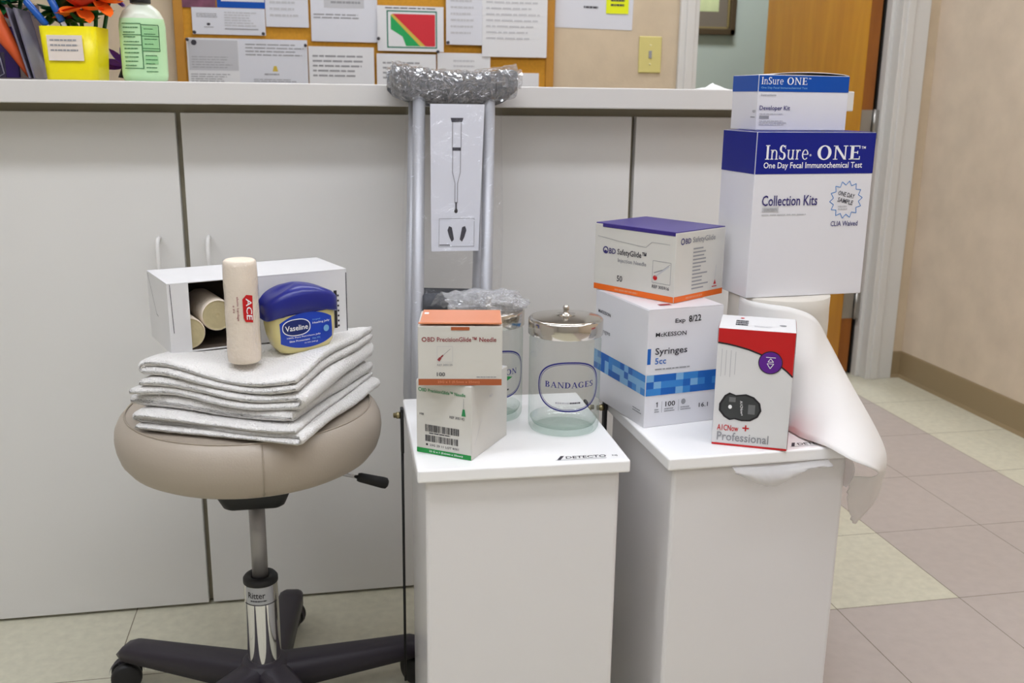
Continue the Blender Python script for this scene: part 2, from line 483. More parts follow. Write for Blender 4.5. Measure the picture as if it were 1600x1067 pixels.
# ------------------------------------------------------------------ naming helpers
def thing(name, label, cat, loc=(0, 0, 0), rotz=0.0, group=None):
    o = bpy.data.objects.new(name, None)
    COL.objects.link(o)
    o.empty_display_size = 0.05
    o.location = loc; o.rotation_euler = (0, 0, rotz)
    return tag(o, label, cat, group)
def tag(o, label, cat, group=None):
    o['label'] = label; o['category'] = cat
    if group: o['group'] = group
    return o
def struct(o, label=None, cat=None):
    o['kind'] = 'structure'
    if label: o['label'] = label
    if cat: o['category'] = cat
    return o
def single(g, name, label, cat, loc=(0, 0, 0), rotz=0.0, group=None):
    o = g.build(name); o.location = loc; o.rotation_euler = (0, 0, rotz)
    return tag(o, label, cat, group)
def plane_frame(origin, u, v):
    o, u, v = Vector(origin), Vector(u).normalized(), Vector(v).normalized()
    n = u.cross(v)
    return lambda a, b, l=0.0: o + u * a + v * b + n * l
def box_frames(w, d, h):
    """frames of the faces of a box that stands centred on the origin"""
    return dict(F=plane_frame((-w / 2, -d / 2, 0), (1, 0, 0), (0, 0, 1)), L=plane_frame((-w / 2, d / 2, 0), (0, -1, 0), (0, 0, 1)),
                R=plane_frame((w / 2, -d / 2, 0), (0, 1, 0), (0, 0, 1)), T=plane_frame((-w / 2, -d / 2, h), (1, 0, 0), (0, 1, 0)))
def smooth_noise(p, s): return noise.noise(Vector(p) * s)

# ================================================================== THE ROOM
WALL_Y, WALL_X = 3.17, 2.115
LX, FY = -2.6, -2.2            # left wall, wall behind the camera
FAR_Y = 4.75                   # back wall of the room beyond the door
DX0, DX1 = 1.215, 1.985        # door opening
DZ = 2.05

# floor of square vinyl tiles
g = G()
tx, ty, j = 0.278, 0.315, 0.0009
xs = [1.835 + tx * k for k in range(-17, 6)]
ys = [1.62 + ty * k for k in range(-13, 11)]
for x in xs[:-1]:
    for y in ys[:-1]:
        grey = (0.7 < x + .14 < 1.83) and (y < 1.60 or x + .14 > 1.279)
        g.poly([(x + j, y + j, 0), (x + tx - j, y + j, 0), (x + tx - j, y + ty - j, 0), (x + j, y + ty - j, 0)], 'tile_grey' if grey else 'tile_cream')
g.box((xs[0], ys[0], -0.05), (xs[-1], ys[-1], -0.0006), 'joint')
struct(g.build('floor'))

g = G()
g.box((LX - .1, WALL_Y, 0), (DX0, WALL_Y + .12, CEIL), 'beige_wall')
g.box((DX1, WALL_Y, 0), (WALL_X + .1, WALL_Y + .12, CEIL), 'beige_wall')
g.box((DX0, WALL_Y, DZ), (DX1, WALL_Y + .12, CEIL), 'beige_wall')
struct(g.build('wall_back'))
g = G(); g.box((WALL_X, FY, 0), (WALL_X + .1, WALL_Y, CEIL), 'tan_wall'); struct(g.build('wall_right'))
g = G(); g.box((LX - .1, FY, 0), (LX, WALL_Y, CEIL), 'plain_wall'); struct(g.build('wall_left'))
g = G(); g.box((LX - .1, FY - .1, 0), (WALL_X + .1, FY, CEIL), 'plain_wall'); struct(g.build('wall_front'))
g = G(); g.box((LX - .1, FY - .1, CEIL), (3.3, FAR_Y + .1, CEIL + .08), 'ceiling'); struct(g.build('ceiling'))
# the room beyond the door
g = G()
g.box((DX0 - .6, FAR_Y, 0), (3.3, FAR_Y + .1, CEIL), 'green_wall')
struct(g.build('wall_far'))
g = G(); g.box((3.2, WALL_Y + .12, 0), (3.3, FAR_Y, CEIL), 'green_wall'); struct(g.build('wall_far_right'))
g = G(); g.box((DX0 - .7, WALL_Y + .12, 0), (DX0 - .6, FAR_Y + .1, CEIL), 'green_wall'); struct(g.build('wall_far_left'))

def baseboard(a, b, n):
    """cove base from a to b; n points into the room"""
    g = G(); a, b, n = Vector(a), Vector(b), Vector(n)
    prof = [(0, 0), (.010, 0), (.005, .012), (.004, .095), (.002, .1), (0, .1)]
    vs = [p + n * q + Vector((0, 0, z)) for p in (a, b) for q, z in prof]
    k = len(prof)
    g.add(vs, [[i, i + 1, k + i + 1, k + i] for i in range(k - 1)] + [list(range(k)), list(range(k, 2 * k))], 'baseboard')
    return g
struct(baseboard((WALL_X, FY, 0), (WALL_X, WALL_Y, 0), (-1, 0, 0)).build('baseboard_right'))
struct(baseboard((DX1 + .085, WALL_Y, 0), (WALL_X, WALL_Y, 0), (0, -1, 0)).build('baseboard_back'))

# door casing and jambs
def casing(x0, x1, jx, side):
    g = G()
    g.box((x0, WALL_Y - .016, 0), (x1, WALL_Y, DZ + .07), 'trim', .003)
    xm = x0 if side > 0 else x1
    g.box((min(xm, xm + side * .03), WALL_Y - .022, 0), (max(xm, xm + side * .03), WALL_Y - .014, DZ + .07), 'trim', .003)
    g.box((min(jx, jx - side * .02), WALL_Y - .016, 0), (max(jx, jx - side * .02), WALL_Y + .125, DZ), 'trim', .002)
    g.box((min(jx, jx + side * -.034), WALL_Y + .03, 0), (max(jx, jx + side * -.034), WALL_Y + .066, DZ), 'trim', .002)
    return g
struct(casing(DX0 - .045, DX0 + .005, DX0, -1).build('trim_1'))
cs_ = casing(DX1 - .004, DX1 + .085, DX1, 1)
cs_.box((DX1 - .040, WALL_Y + .066, .004), (DX1 - .0195, WALL_Y + .118, DZ - .002), 'dark')      # dark strip standing in for the shade in the door gap
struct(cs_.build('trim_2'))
g = G(); g.box((DX0 - .045, WALL_Y - .016, DZ), (DX1 + .085, WALL_Y, DZ + .07), 'trim', .003); struct(g.build('trim_3'))

# oak door, open a right angle into the room beyond
door = thing('door_1', 'open honey oak door with steel hinges beyond the white boxes', 'door', (1.930, WALL_Y + .055, 0), math.radians(90.5))
door['kind'] = 'structure'
g = G()
g.box((0.0, 0.0, .012), (.80, .044, DZ - .02), 'oak', .002)
g.box((-.0015, .001, .013), (.0005, .043, DZ - .021), 'oak_edge')
g.build('panel', door)
for z in (.27, .925, 1.8):
    g = G()
    g.box((-.004, .002, z - .05), (-.0016, .043, z + .05), 'steel')
    g.tube([(-.010, -.005, z - .052), (-.010, -.005, z + .052)], .0065, 'steel', 12)
    g.box((-.012, -.044, z - .05), (-.009, -.006, z + .05), 'steel')
    g.build('hinge', door)

# framed print on the green wall
pic = thing('framed_picture', 'dark framed print with taupe mat on the green wall', 'picture', (1.86, FAR_Y, 1.315))
g = G(); pw, ph = .36, .52
g.box((-pw / 2, -.004, 0), (pw / 2, -.002, ph), 'mat_board'); g.build('mat_board', pic)
F = plane_frame((-pw / 2, -.005, 0), (1, 0, 0), (0, 0, 1))
g = G(); g.rect(F, .085, .11, pw - .085, ph - .1, 'art', .0)
for k in range(5): g.line(F, (.15 + .012 * k, .2 + .02 * k), (.17 + .016 * k, .34), .004, 'chart_yellow' if k % 2 else 'leaf', .0006)
g.build('print', pic)
g = G()
for a, b in (((-pw / 2, -.03, 0), (-pw / 2 + .03, 0, ph)), ((pw / 2 - .03, -.03, 0), (pw / 2, 0, ph)), ((-pw / 2, -.03, 0), (pw / 2, 0, .03)), ((-pw / 2, -.03, ph - .03), (pw / 2, 0, ph))):
    g.box(a, b, 'frame_wood', .004)
for a, b in (((-pw / 2 + .03, -.012, .03), (-pw / 2 + .038, -.004, ph - .03)), ((pw / 2 - .038, -.012, .03), (pw / 2 - .03, -.004, ph - .03)), ((-pw / 2 + .03, -.012, .03), (pw / 2 - .03, -.004, .038))):
    g.box(a, b, 'frame_gold')
g.build('frame', pic)

# ceiling light fixtures (one lights the room beyond, the last two are added fill)
for i, (x, y, sx, sy, _e) in enumerate(FIXTURES):
    where = ['over the cabinets', 'near the right wall', 'on the left of the room', 'overhead in mid room', 'at the back right of the room', 'at the back left of the room', 'in the green room', 'added behind the counter to brighten the cork board wall', 'added before the open door to brighten the right wall'][i]
    t = thing('ceiling_light', 'fluorescent ceiling light ' + where, 'light', (x, y, CEIL), 0, 'ceiling lights')
    g = G()
    for a, b in (((-sx / 2 - .03, -sy / 2 - .03, -.03), (sx / 2 + .03, -sy / 2, 0)), ((-sx / 2 - .03, sy / 2, -.03), (sx / 2 + .03, sy / 2 + .03, 0)),
                 ((-sx / 2 - .03, -sy / 2, -.03), (-sx / 2, sy / 2, 0)), ((sx / 2, -sy / 2, -.03), (sx / 2 + .03, sy / 2, 0))):
        g.box(a, b, 'trim')
    g.build('frame', t)
    g = G(); g.box((-sx / 2, -sy / 2, -.024), (sx / 2, sy / 2, -.02), 'diffuser%d' % i); g.build('diffuser', t)

# ================================================================== CABINETS AND COUNTER
FACE, FRONT, TOPZ, BOTZ = 1.86, 1.777, 1.0205, .983
DW = .4242
def cabinet(x0, label, handle_side):
    t = thing('base_cabinet', label, 'cabinet', (x0, FACE, 0), 0, 'base cabinets under the counter')
    g = G()
    g.box((.002, .012, .004), (2 * DW - .002, .56, BOTZ - .0005), 'gap')
    g.build('body', t)
    for k in range(2):
        g = G()
        a = k * DW + .0045
        g.box((a, -.008, .006), (a + DW - .009, .011, .968), 'laminate', .0015)
        d = g.build('door', t)
        hx = (a + DW - .009 - .042) if k == 0 else a + .036
        g = G()
        pts = [(hx, -.008, .745), (hx, -.030, .743), (hx, -.036, .735), (hx, -.036, .655), (hx, -.030, .648), (hx, -.008, .646)]
        g.tube(pts, .0042, 'laminate', 10)
        g.build('handle', d)
    return t
cabinet(-.2455 - 2 * DW + DW, 'cream cabinet with two flat doors behind the stool', 0)
cabinet(-.2455 + DW, 'cream cabinet with two flat doors behind the step bins', 0)
cabinet(-.2455 - 3 * DW, 'cream cabinet at the far left end of the counter', 0)

g = G()
g.box((-1.55, FRONT, BOTZ), (1.022, 2.46, TOPZ), 'counter', .002)
single(g, 'counter_top', 'long white laminate counter top over the cream cabinets', 'counter')

# ================================================================== CORK BOARD AND NOTICES
BY = WALL_Y - .018
board = thing('cork_board', 'cork notice board with an oak strip frame covered in papers', 'notice board', (.165, WALL_Y, .99))
g = G(); g.box((-.548, -.016, .0), (.556, -.0005, 1.06), 'cork'); g.build('cork_panel', board)
g = G()
for a, b in (((-.575, -.022, -.02), (-.548, -.001, 1.08)), ((.556, -.022, -.02), (.583, -.001, 1.08)), ((-.548, -.022, -.02), (.556, -.001, 0)), ((-.548, -.022, 1.06), (.556, -.001, 1.08))):
    g.box(a, b, 'board_frame', .002)
g.build('frame', board)

layer = [0]
def notice(name, label, x0, z0, x1, z1, draw=None, mt='paper', y=None, tilt=0.0, cat='paper'):
    layer[0] += 1
    w, h = x1 - x0, z1 - z0
    g = G()
    g.box((0, 0, 0), (w, .0006, h), mt)
    F = plane_frame((0, 0, 0), (1, 0, 0), (0, 0, 1))
    if draw: draw(g, F, w, h)
    yy = (BY - .0008 - .00095 * layer[0]) if y is None else y
    o = single(g, name, label, cat, (x0, yy, z0))
    o.rotation_euler = (0, tilt, 0)
    return o
def lines(n, seed, m='ink', mx=.08, top=.9, bot=.1, fill=.35):
    return lambda g, F, w, h: g.bars(F, w * mx, h * bot, w * (1 - mx), h * top, n, m, fill, seed)
def d_form(g, F, w, h):
    g.bars(F, w * .06, h * .62, w * .36, h * .8, 3, 'ink', .4, 3)
    g.bars(F, w * .44, h * .3, w * .92, h * .88, 6, 'ink_lite', .5, 4)
    g.rect(F, w * .44, h * .2, w * .9, h * .24, 'ink', .0006)
    g.disc(F, w * .22, h * .38, w * .025, h * .05, 'ink_dark'); g.bars(F, w * .16, h * .24, w * .3, h * .3, 1, 'ink', .5, 8)
def d_cert(g, F, w, h):
    g.bars(F, w * .1, h * .62, w * .95, h * .92, 4, 'ink', .3, 5, ragged=.25)
    g.shape(F, [(w * .48, h * .3), (w * .56, h * .3), (w * .54, h * .42), (w * .5, h * .42)], 'chart_yellow')
    g.bars(F, w * .36, h * .2, w * .68, h * .27, 1, 'ink', .5, 2); g.bars(F, w * .2, h * .06, w * .84, h * .14, 2, 'ink', .4, 9)
def d_old(g, F, w, h):
    g.rect(F, .004, h * .3, w - .004, h * .96, 'ink_lite', .0003)
    g.bars(F, w * .08, h * .34, w * .9, h * .62, 5, 'ink', .25, 11); g.bars(F, w * .05, h * .04, w * .95, h * .24, 4, 'ink', .35, 12)
    g.disc(F, w * .14, h * .9, .008, .008, 'ink_dark', .0006)
def d_chart(g, F, w, h):
    g.bars(F, w * .12, h * .93, w * .9, h * .975, 1, 'ink_dark', .5, 3, ragged=.05)
    a, b, c, d = w * .14, h * .07, w * .9, h * .9
    g.rect(F, a, b, c, d, 'chart_line', .0003); g.rect(F, a + .004, b + .004, c - .004, d - .004, 'paper', .0005)
    a, b, c, d = a + .012, b + .006, c - .006, d - .01
    g.shape(F, [(a + .006, d), (c, d), (c, b), (a + (c - a) * .78, b)], 'chart_red', .0007)
    g.shape(F, [(a, d - .004), (a + .006, d), (a + (c - a) * .78, b), (a + (c - a) * .66, b)], 'chart_yellow', .0007)
    g.shape(F, [(a, d - .02), (a, d - .004), (a + (c - a) * .66, b), (a + (c - a) * .34, b), (a + (c - a) * .26, b + .028), (a, b + (d - b) * .52)], 'chart_green', .0006)
notice('photo_print', 'purple photograph at the top left of the cork board', -.384, 1.249, -.287, 1.36, None, 'photo')
def d_blue(g, F, w, h):
    g.rect(F, .012, .018, w - .002, h - .01, 'paper2')
notice('blue_flyer', 'blue bordered flyer at the top left of the cork board', -.283, 1.251, -.144, 1.40, d_blue, 'azure')
notice('printed_form', 'landscape form with two text columns under the blue flyer', -.357, 1.174, -.146, 1.25, d_form, 'paper2')
notice('typed_letter', 'white letter at the top of the board right of the blue flyer', -.144, 1.200, -.018, 1.40, lines(9, 21, 'ink_lite', .1, .95, .12), 'paper2')
def d_grey(g, F, w, h):
    g.rect(F, w * .2, h * .38, w * .8, h * .96, 'ink_lite', .0003); g.bars(F, w * .3, h * .4, w * .78, h * .9, 6, 'ink', .3, 31); g.bars(F, w * .04, h * .25, w * .96, h * .32, 2, 'ink', .4, 6)
notice('photocopied_notice', 'white notice with a grey text block left of the red and green chart', -.011, 1.161, .189, 1.42, d_grey, 'paper2')
notice('worn_certificate', 'grey creased notice at the lower left corner of the cork board', -.377, 1.030, -.226, 1.163, d_old, 'paper')
notice('certificate', 'landscape certificate with a small yellow seal low on the cork board', -.228, 1.030, -.025, 1.163, d_cert, 'paper2')
notice('memo', 'plain memo low on the board right of the yellow seal certificate', -.022, 1.030, .176, 1.146, lines(5, 41, 'ink', .06, .82, .2), 'paper')
notice('memo', 'white memo under the red and green chart behind the crutch pad', .184, 1.030, .368, 1.129, lines(4, 42, 'ink', .1, .8, .2), 'paper')
notice('memo', 'white memo right of the chart behind the middle of the crutch pad', .372, 1.030, .540, 1.135, lines(3, 43, 'ink_lite', .3, .85, .4), 'paper')
notice('chart', 'red yellow and green triangular chart pinned above the crutch pad', .188, 1.137, .392, 1.270, d_chart, 'paper')
notice('typed_letter', 'white letter right of the red and green chart', .400, 1.160, .517, 1.42, lines(11, 44, 'ink_lite', .12, .9, .1, .3), 'paper2')
notice('typed_letter', 'large white letter at the right edge of the cork board', .513, 1.126, .721, 1.42, lines(13, 45, 'ink_lite', .06, .95, .16, .3), 'paper')
notice('card', 'small white card low on the cork board right of the crutch pad', .618, 1.030, .697, 1.078, None, 'paper')
def d_wall(g, F, w, h):
    g.bars(F, w * .1, h * .4, w * .8, h * .95, 7, 'ink_dark', .3, 51, ragged=.2); g.bars(F, w * .36, h * .27, w * .64, h * .33, 1, 'ink_dark', .5, 52)
notice('wall_notice', 'white notice taped to the beige wall behind the yellow sticky note', .753, 1.222, 1.011, 1.44, d_wall, 'paper2', WALL_Y - .0012, math.radians(.9))
def d_note(g, F, w, h):
    g.bars(F, w * .2, h * .25, w * .85, h * .62, 2, 'ink_dark', .45, 53, ragged=.1)
notice('sticky_note', 'bright yellow sticky note on the white wall notice', .921, 1.268, .996, 1.345, d_note, 'note', WALL_Y - .0032)
for x, z, w in ((-.372, 1.157, 'the grey creased notice'), (-.35, 1.178, 'the two column form at left'), (-.152, 1.178, 'the two column form at right'),
                (-.03, 1.147, 'the yellow seal certificate'), (.19, 1.172, 'the left edge of the chart'), (.404, 1.165, 'the letter right of the chart'), (.372, 1.137, 'the lower right corner of the chart')):
    g = G()
    T = Matrix.Translation((0, 0, 0)) @ Matrix.Rotation(PI / 2, 4, 'X')
    g.lathe([(.0012, -.003), (.0012, .004), (.0045, .0045), (.0045, .006), (.003, .008), (.003, .013), (.0048, .015), (.0048, .017), (0, .0175)], 'ink_dark', 14, T)
    single(g, 'push_pin', 'small dark push pin holding ' + w, 'pin', (x, BY - .013, z), 0, 'push pins on the cork board')

# light switch
sw = thing('light_switch', 'ivory toggle light switch on the beige wall', 'switch', (1.075, WALL_Y, 1.086))
g = G(); g.box((-.0385, -.006, 0), (.0385, 0, .115), 'switch', .004, 3)
for z in (.028, .087): g.lathe([(0, 0), (.003, 0), (.003, .0012), (0, .0015)], 'switch_toggle', 12, Matrix.Translation((0, -.006, z)) @ Matrix.Rotation(PI / 2, 4, 'X'))
g.build('plate', sw)
g = G(); g.box((-.005, -.009, .046), (.005, -.004, .070), 'ink', .001); g.box((-.0042, -.02, .056), (.0042, -.006, .066), 'switch_toggle', .002, 2, Matrix.Rotation(-.25, 4, 'X')); g.build('toggle', sw)

# ================================================================== THINGS ON THE COUNTER
CZ = TOPZ
# yellow plastic tub
TUB = (-.414, 1.895)
tub = thing('yellow_tub', 'bright yellow plastic tub with a white label holding flower pens', 'container', (TUB[0], TUB[1], CZ), math.radians(-9))
def rrect(w, d, r, n=6):
    out = []
    for cx, cy, a0 in ((w / 2 - r, d / 2 - r, 0), (-w / 2 + r, d / 2 - r, 90), (-w / 2 + r, -d / 2 + r, 180), (w / 2 - r, -d / 2 + r, 270)):
        for k in range(n + 1):
            a = math.radians(a0 + 90 * k / n); out.append((cx + r * math.cos(a), cy + r * math.sin(a)))
    return out
def loft(g, rings, m, smooth=True, cap0=True, cap1=True, mats=None):
    n = len(rings[0]); k = len(g.v)
    g.add([p for r in rings for p in r], [], m)
    for i in range(len(rings) - 1):
        q = g.idx(mats[i] if mats else m)
        for a in range(n):
            b = (a + 1) % n
            g.f.append([k + i * n + a, k + i * n + b, k + (i + 1) * n + b, k + (i + 1) * n + a]); g.mi.append(q); g.sm.append(smooth)
    if cap0: g.f.append([k + a for a in range(n)][::-1]); g.mi.append(g.idx(mats[0] if mats else m)); g.sm.append(False)
    if cap1: g.f.append([k + (len(rings) - 1) * n + a for a in range(n)]); g.mi.append(g.idx(mats[-1] if mats else m)); g.sm.append(False)
g = G()
rings = [[(x, y, z) for x, y in rrect(w, w * .8, .014)] for w, z in ((.087, 0), (.089, .002), (.098, .090), (.095, .090), (.087, .006))]
loft(g, rings, 'yellow')
g.build('body', tub)
g = G(); F = plane_frame((-.0320, -.0385, .033), (1, 0, 0), (0, -.05, 1))
g.rect(F, .0, .0, .060, .042, 'label_white', .0015); g.bars(F, .005, .013, .055, .038, 3, 'ink', .34, 61, .002, .2); g.build('label', tub)

def petal(g, base, dirv, up, L, Wd, m, curl=.3, n=5):
    base, d, u = Vector(base), Vector(dirv).normalized(), Vector(up).normalized()
    s = d.cross(u).normalized(); u = s.cross(d)
    def fn(a, b):
        w = Wd * math.sin(PI * min(1, .12 + .88 * a)) ** .7 * (1 if a < .97 else .4)
        return base + d * (L * a) + s * (w * (b - .5)) + u * (curl * L * (a * a - 1.3 * a) + .25 * w * (2 * b - 1) ** 2)
    g.grid(fn, n, 3, m)
def flower_pen(name, label, cat, loc, tip, cols, n, L, Wd, seed, leaf=3, stem='leaf'):
    """a pen whose end carries a silk flower; tip is the blossom's centre relative to loc"""
    rnd = random.Random(seed)
    t = thing(name, label, cat, loc, 0, 'pens with silk flowers')
    tip = Vector(tip); ax = tip.normalized()
    g = G(); g.tube([(0, 0, 0), tip * .5, tip], .0035, stem, 8); g.build('stem', t)
    g = G()
    for k in range(n):
        a = 2 * PI * k / n + rnd.uniform(-.3, .3); e = rnd.uniform(-.5, .9)
        o = ax.orthogonal().normalized(); q = ax.cross(o)
        d = (o * math.cos(a) + q * math.sin(a)) * math.cos(e) + ax * math.sin(e)
        petal(g, tip + d * .004, d, ax, L * rnd.uniform(.8, 1.15), Wd * rnd.uniform(.8, 1.2), cols[k % len(cols)], rnd.uniform(.1, .5))
    g.build('blossom', t)
    if leaf:
        for k in range(leaf):
            a = 2 * PI * k / leaf + rnd.uniform(-.4, .4)
            g = G()
            petal(g, tip * .8, (math.cos(a), math.sin(a) * .8, rnd.uniform(.2, .9)), ax, .034, .02, 'leaf', .3); g.build('leaf', t)
    return t
x0, y0 = TUB
flower_pen('flower_pen', 'pen with a big orange silk flower in the yellow tub', 'pen', (x0 + .012, y0 + .0, CZ + .006), (.004, -.012, .114), ['pet_orange', 'pet_orange', 'pet_red'], 18, .040, .034, 5, 5)
flower_pen('flower_pen', 'pen with a long drooping orange silk blossom right of the yellow tub rim', 'pen', (x0 + .026, y0 + .004, CZ + .008), (.016, -.010, .128), ['pet_orange'], 13, .050, .036, 8, 3)
flower_pen('flower_pen', 'pen with a purple silk flower beside the green bottle', 'pen', (x0 + .026, y0 + .018, CZ + .008), (.034, .004, .140), ['pet_purple'], 18, .030, .012, 9, 0)
flower_pen('flower_pen', 'pen with a dark green leafy tuft in the yellow tub', 'pen', (x0 - .015, y0 + .016, CZ + .008), (-.010, .002, .110), ['leaf'], 26, .045, .024, 15, 4)
flower_pen('flower_pen', 'pen with a purple silk flower in the yellow tub left of the orange flower', 'pen', (x0 - .006, y0 + .018, CZ + .008), (-.012, .004, .140), ['pet_purple'], 10, .028, .016, 13, 1)
def pen(label, p0, p1, body, cap):
    p0, p1 = Vector(p0), Vector(p1)
    t = thing('pen', label, 'pen', p0, 0, 'pens leaning in the yellow tub')
    d = p1 - p0
    g = G(); g.tube([(0, 0, 0), d * .68], .0042, body, 10); g.build('barrel', t)
    g = G(); g.tube([d * .66, d * .68, d * .98, d], [.0044, .0062, .0062, .003], cap, 10); g.build('cap', t)
pen('blue capped pen leaning far left out of the yellow tub', (x0 + .020, y0 - .016, CZ + .010), (x0 - .069, y0 - .026, CZ + .132), 'pen_white', 'pen_blue')
pen('blue capped pen with a silver barrel leaning in the yellow tub', (x0 + .024, y0 - .018, CZ + .010), (x0 - .031, y0 - .028, CZ + .142), 'pen_white', 'pen_blue')

# purple silk bloom lying behind the tub
g = G()
rnd = random.Random(4)
for k in range(18):
    a = rnd.uniform(0, 2 * PI)
    petal(g, (0, 0, .03), (math.cos(a) * .7, math.sin(a) * .5, rnd.uniform(-.2, 1)), (0, -1, .2), .04, .012, 'pet_purple', .3)
g.tube([(-.004, 0, .006), (0, 0, .03)], [.012, .006], 'dark', 10)
single(g, 'silk_flower', 'purple silk flower lying between the yellow tub and the green bottle', 'flower', (-.343, 1.955, CZ))

# green hand gel bottle
bot = thing('gel_bottle', 'pale green hand gel bottle with a black cap', 'bottle', (-.302, 1.905, CZ), math.radians(6))
g = G()
prof = [(.033, 0), (.0375, .003), (.0392, .012), (.0395, .095), (.0375, .108), (.031, .121), (.021, .130), (.0145, .134), (.0135, .142)]
g.lathe(prof, 'gel', 40, sx=1, sy=.68, mats=['gel'] * 3 + ['gel', 'gel_top', 'gel_top', 'gel_top', 'gel_top'])
g.build('body', bot)
g = G(); g.lathe([(.0175, .1345), (.0175, .152), (.016, .154), (.007, .155), (.007, .172), (0, .173)], 'dark', 28); g.build('cap', bot)
def bottleF(u, v, l=0.0):
    a = -PI / 2 + u / .034
    r = .0397 + l
    return Vector((r * math.cos(a), r * .68 * math.sin(a) - l * .3, v))
g = G()
for u0_, u1_, v0_, v1_, mm in ((-.030, -.002, .022, .098, None), (.0, .024, .052, .094, 'gel_panel'), (.002, .022, .03, .044, 'gel_panel')):
    if mm: g.rect(bottleF, u0_, v0_, u1_, v1_, mm, .0005, 8)
for v in (.022, .062, .079, .098): g.rect(bottleF, -.032, v, -.001, v + .0014, 'gel_print', .0009, 8)
for v in (.052, .056, .077, .096): g.rect(bottleF, .0, v, .026, v + .0014, 'gel_print', .0009, 8)
g.rect(bottleF, -.0015, .022, 0, .098, 'gel_print', .001, 1); g.rect(bottleF, .025, .052, .0265, .096, 'gel_print', .001, 1)
g.bars(bottleF, -.030, .024, -.004, .060, 5, 'gel_print', .25, 71, .0008); g.bars(bottleF, -.030, .064, -.004, .096, 4, 'gel_print', .2, 72, .0008)
g.bars(bottleF, .003, .014, .022, .048, 5, 'gel_print', .25, 73, .0008); g.bars(bottleF, .003, .06, .022, .094, 4, 'gel_print', .16, 74, .001)
g.build('label', bot)

# small white box behind
# smoky acrylic leaflet holder
hold = thing('leaflet_holder', 'smoky clear plastic holder with leaflets at the left end of the counter', 'holder', (-.553, 1.90, CZ))
g = G()
g.box((-.09, -.04, 0), (.072, .05, .003), 'acrylic'); g.box((-.09, .047, .003), (.072, .05, .13), 'acrylic')
g.box((-.09, -.04, .003), (.03, -.037, .045), 'acrylic'); 
g.tube([(-.09, -.0415, .004), (.018, -.0415, .004), (.028, -.0415, .010), (.022, -.0415, .044)], .0014, 'acrylic_edge', 6)
g.build('tray', hold)
for a, b in ((.074, .052), (.066, .040)):
    g = G(); g.add([(a, -.04, .003), (a, .05, .003), (b, .05, .118), (b, -.04, .118), (a + .003, -.04, .003), (a + .003, .05, .003), (b + .003, .05, .118), (b + .003, -.04, .118)],
                   [[0, 1, 2, 3], [4, 7, 6, 5], [0, 3, 7, 4], [1, 5, 6, 2], [3, 2, 6, 7], [0, 4, 5, 1]], 'acrylic_edge'); g.build('divider', hold)
g = G(); g.box((-.085, -.01, .0032), (-.03, 0, .075), 'leaflet'); g.box((-.085, -.012, .0032), (-.02, -.0102, .025), 'azure')
single(g, 'leaflet', 'blue and white leaflet in the smoky holder', 'leaflet', (-.553, 1.90, CZ))
g = G(); g.box((-.0, .006, .0032), (.040, .012, .09), 'purple_folder', .002)
single(g, 'folder', 'dark purple folder in the smoky holder', 'folder', (-.553, 1.90, CZ))
g = G(); g.tube([(.063, -.026, .006), (.042, -.025, .050), (.018, -.022, .092), (.008, -.020, .108)], [.003, .010, .017, .020], 'orange_dull', 16)
single(g, 'paper_cone', 'long burnt orange paper cone leaning in the smoky holder', 'cone', (-.553, 1.90, CZ))
flower_pen('flower_pen', 'pen with a red and green silk flower at the far left of the counter', 'pen', (-.580, 1.932, CZ + .004), (.024, -.01, .128), ['pet_red', 'leaf', 'leaf'], 14, .045, .026, 21, 2)
flower_pen('flower_pen', 'pen with a teal silk flower above the smoky holder', 'pen', (-.534, 1.93, CZ + .004), (.030, -.004, .134), ['pet_teal', 'leaf', 'leaf'], 14, .038, .022, 23, 3)

# crumpled tissue at the right end of the counter
g = G()
def tis(u, v):
    x, y = (u - .5) * .08, (v - .5) * .08
    r = max(0, 1 - math.hypot(u - .55, v - .5) * 2.1)
    return Vector((x, y, .001 + .010 * r ** 1.5 + .006 * r * smooth_noise((u * 3, v * 3, 2), 1.8)))
g.grid(tis, 18, 18, 'feather')
o = single(g, 'tissue', 'crumpled white tissue on the right end of the counter', 'tissue', (.765, 1.875, CZ)); md = o.modifiers.new('t', 'SOLIDIFY'); md.thickness = .0006

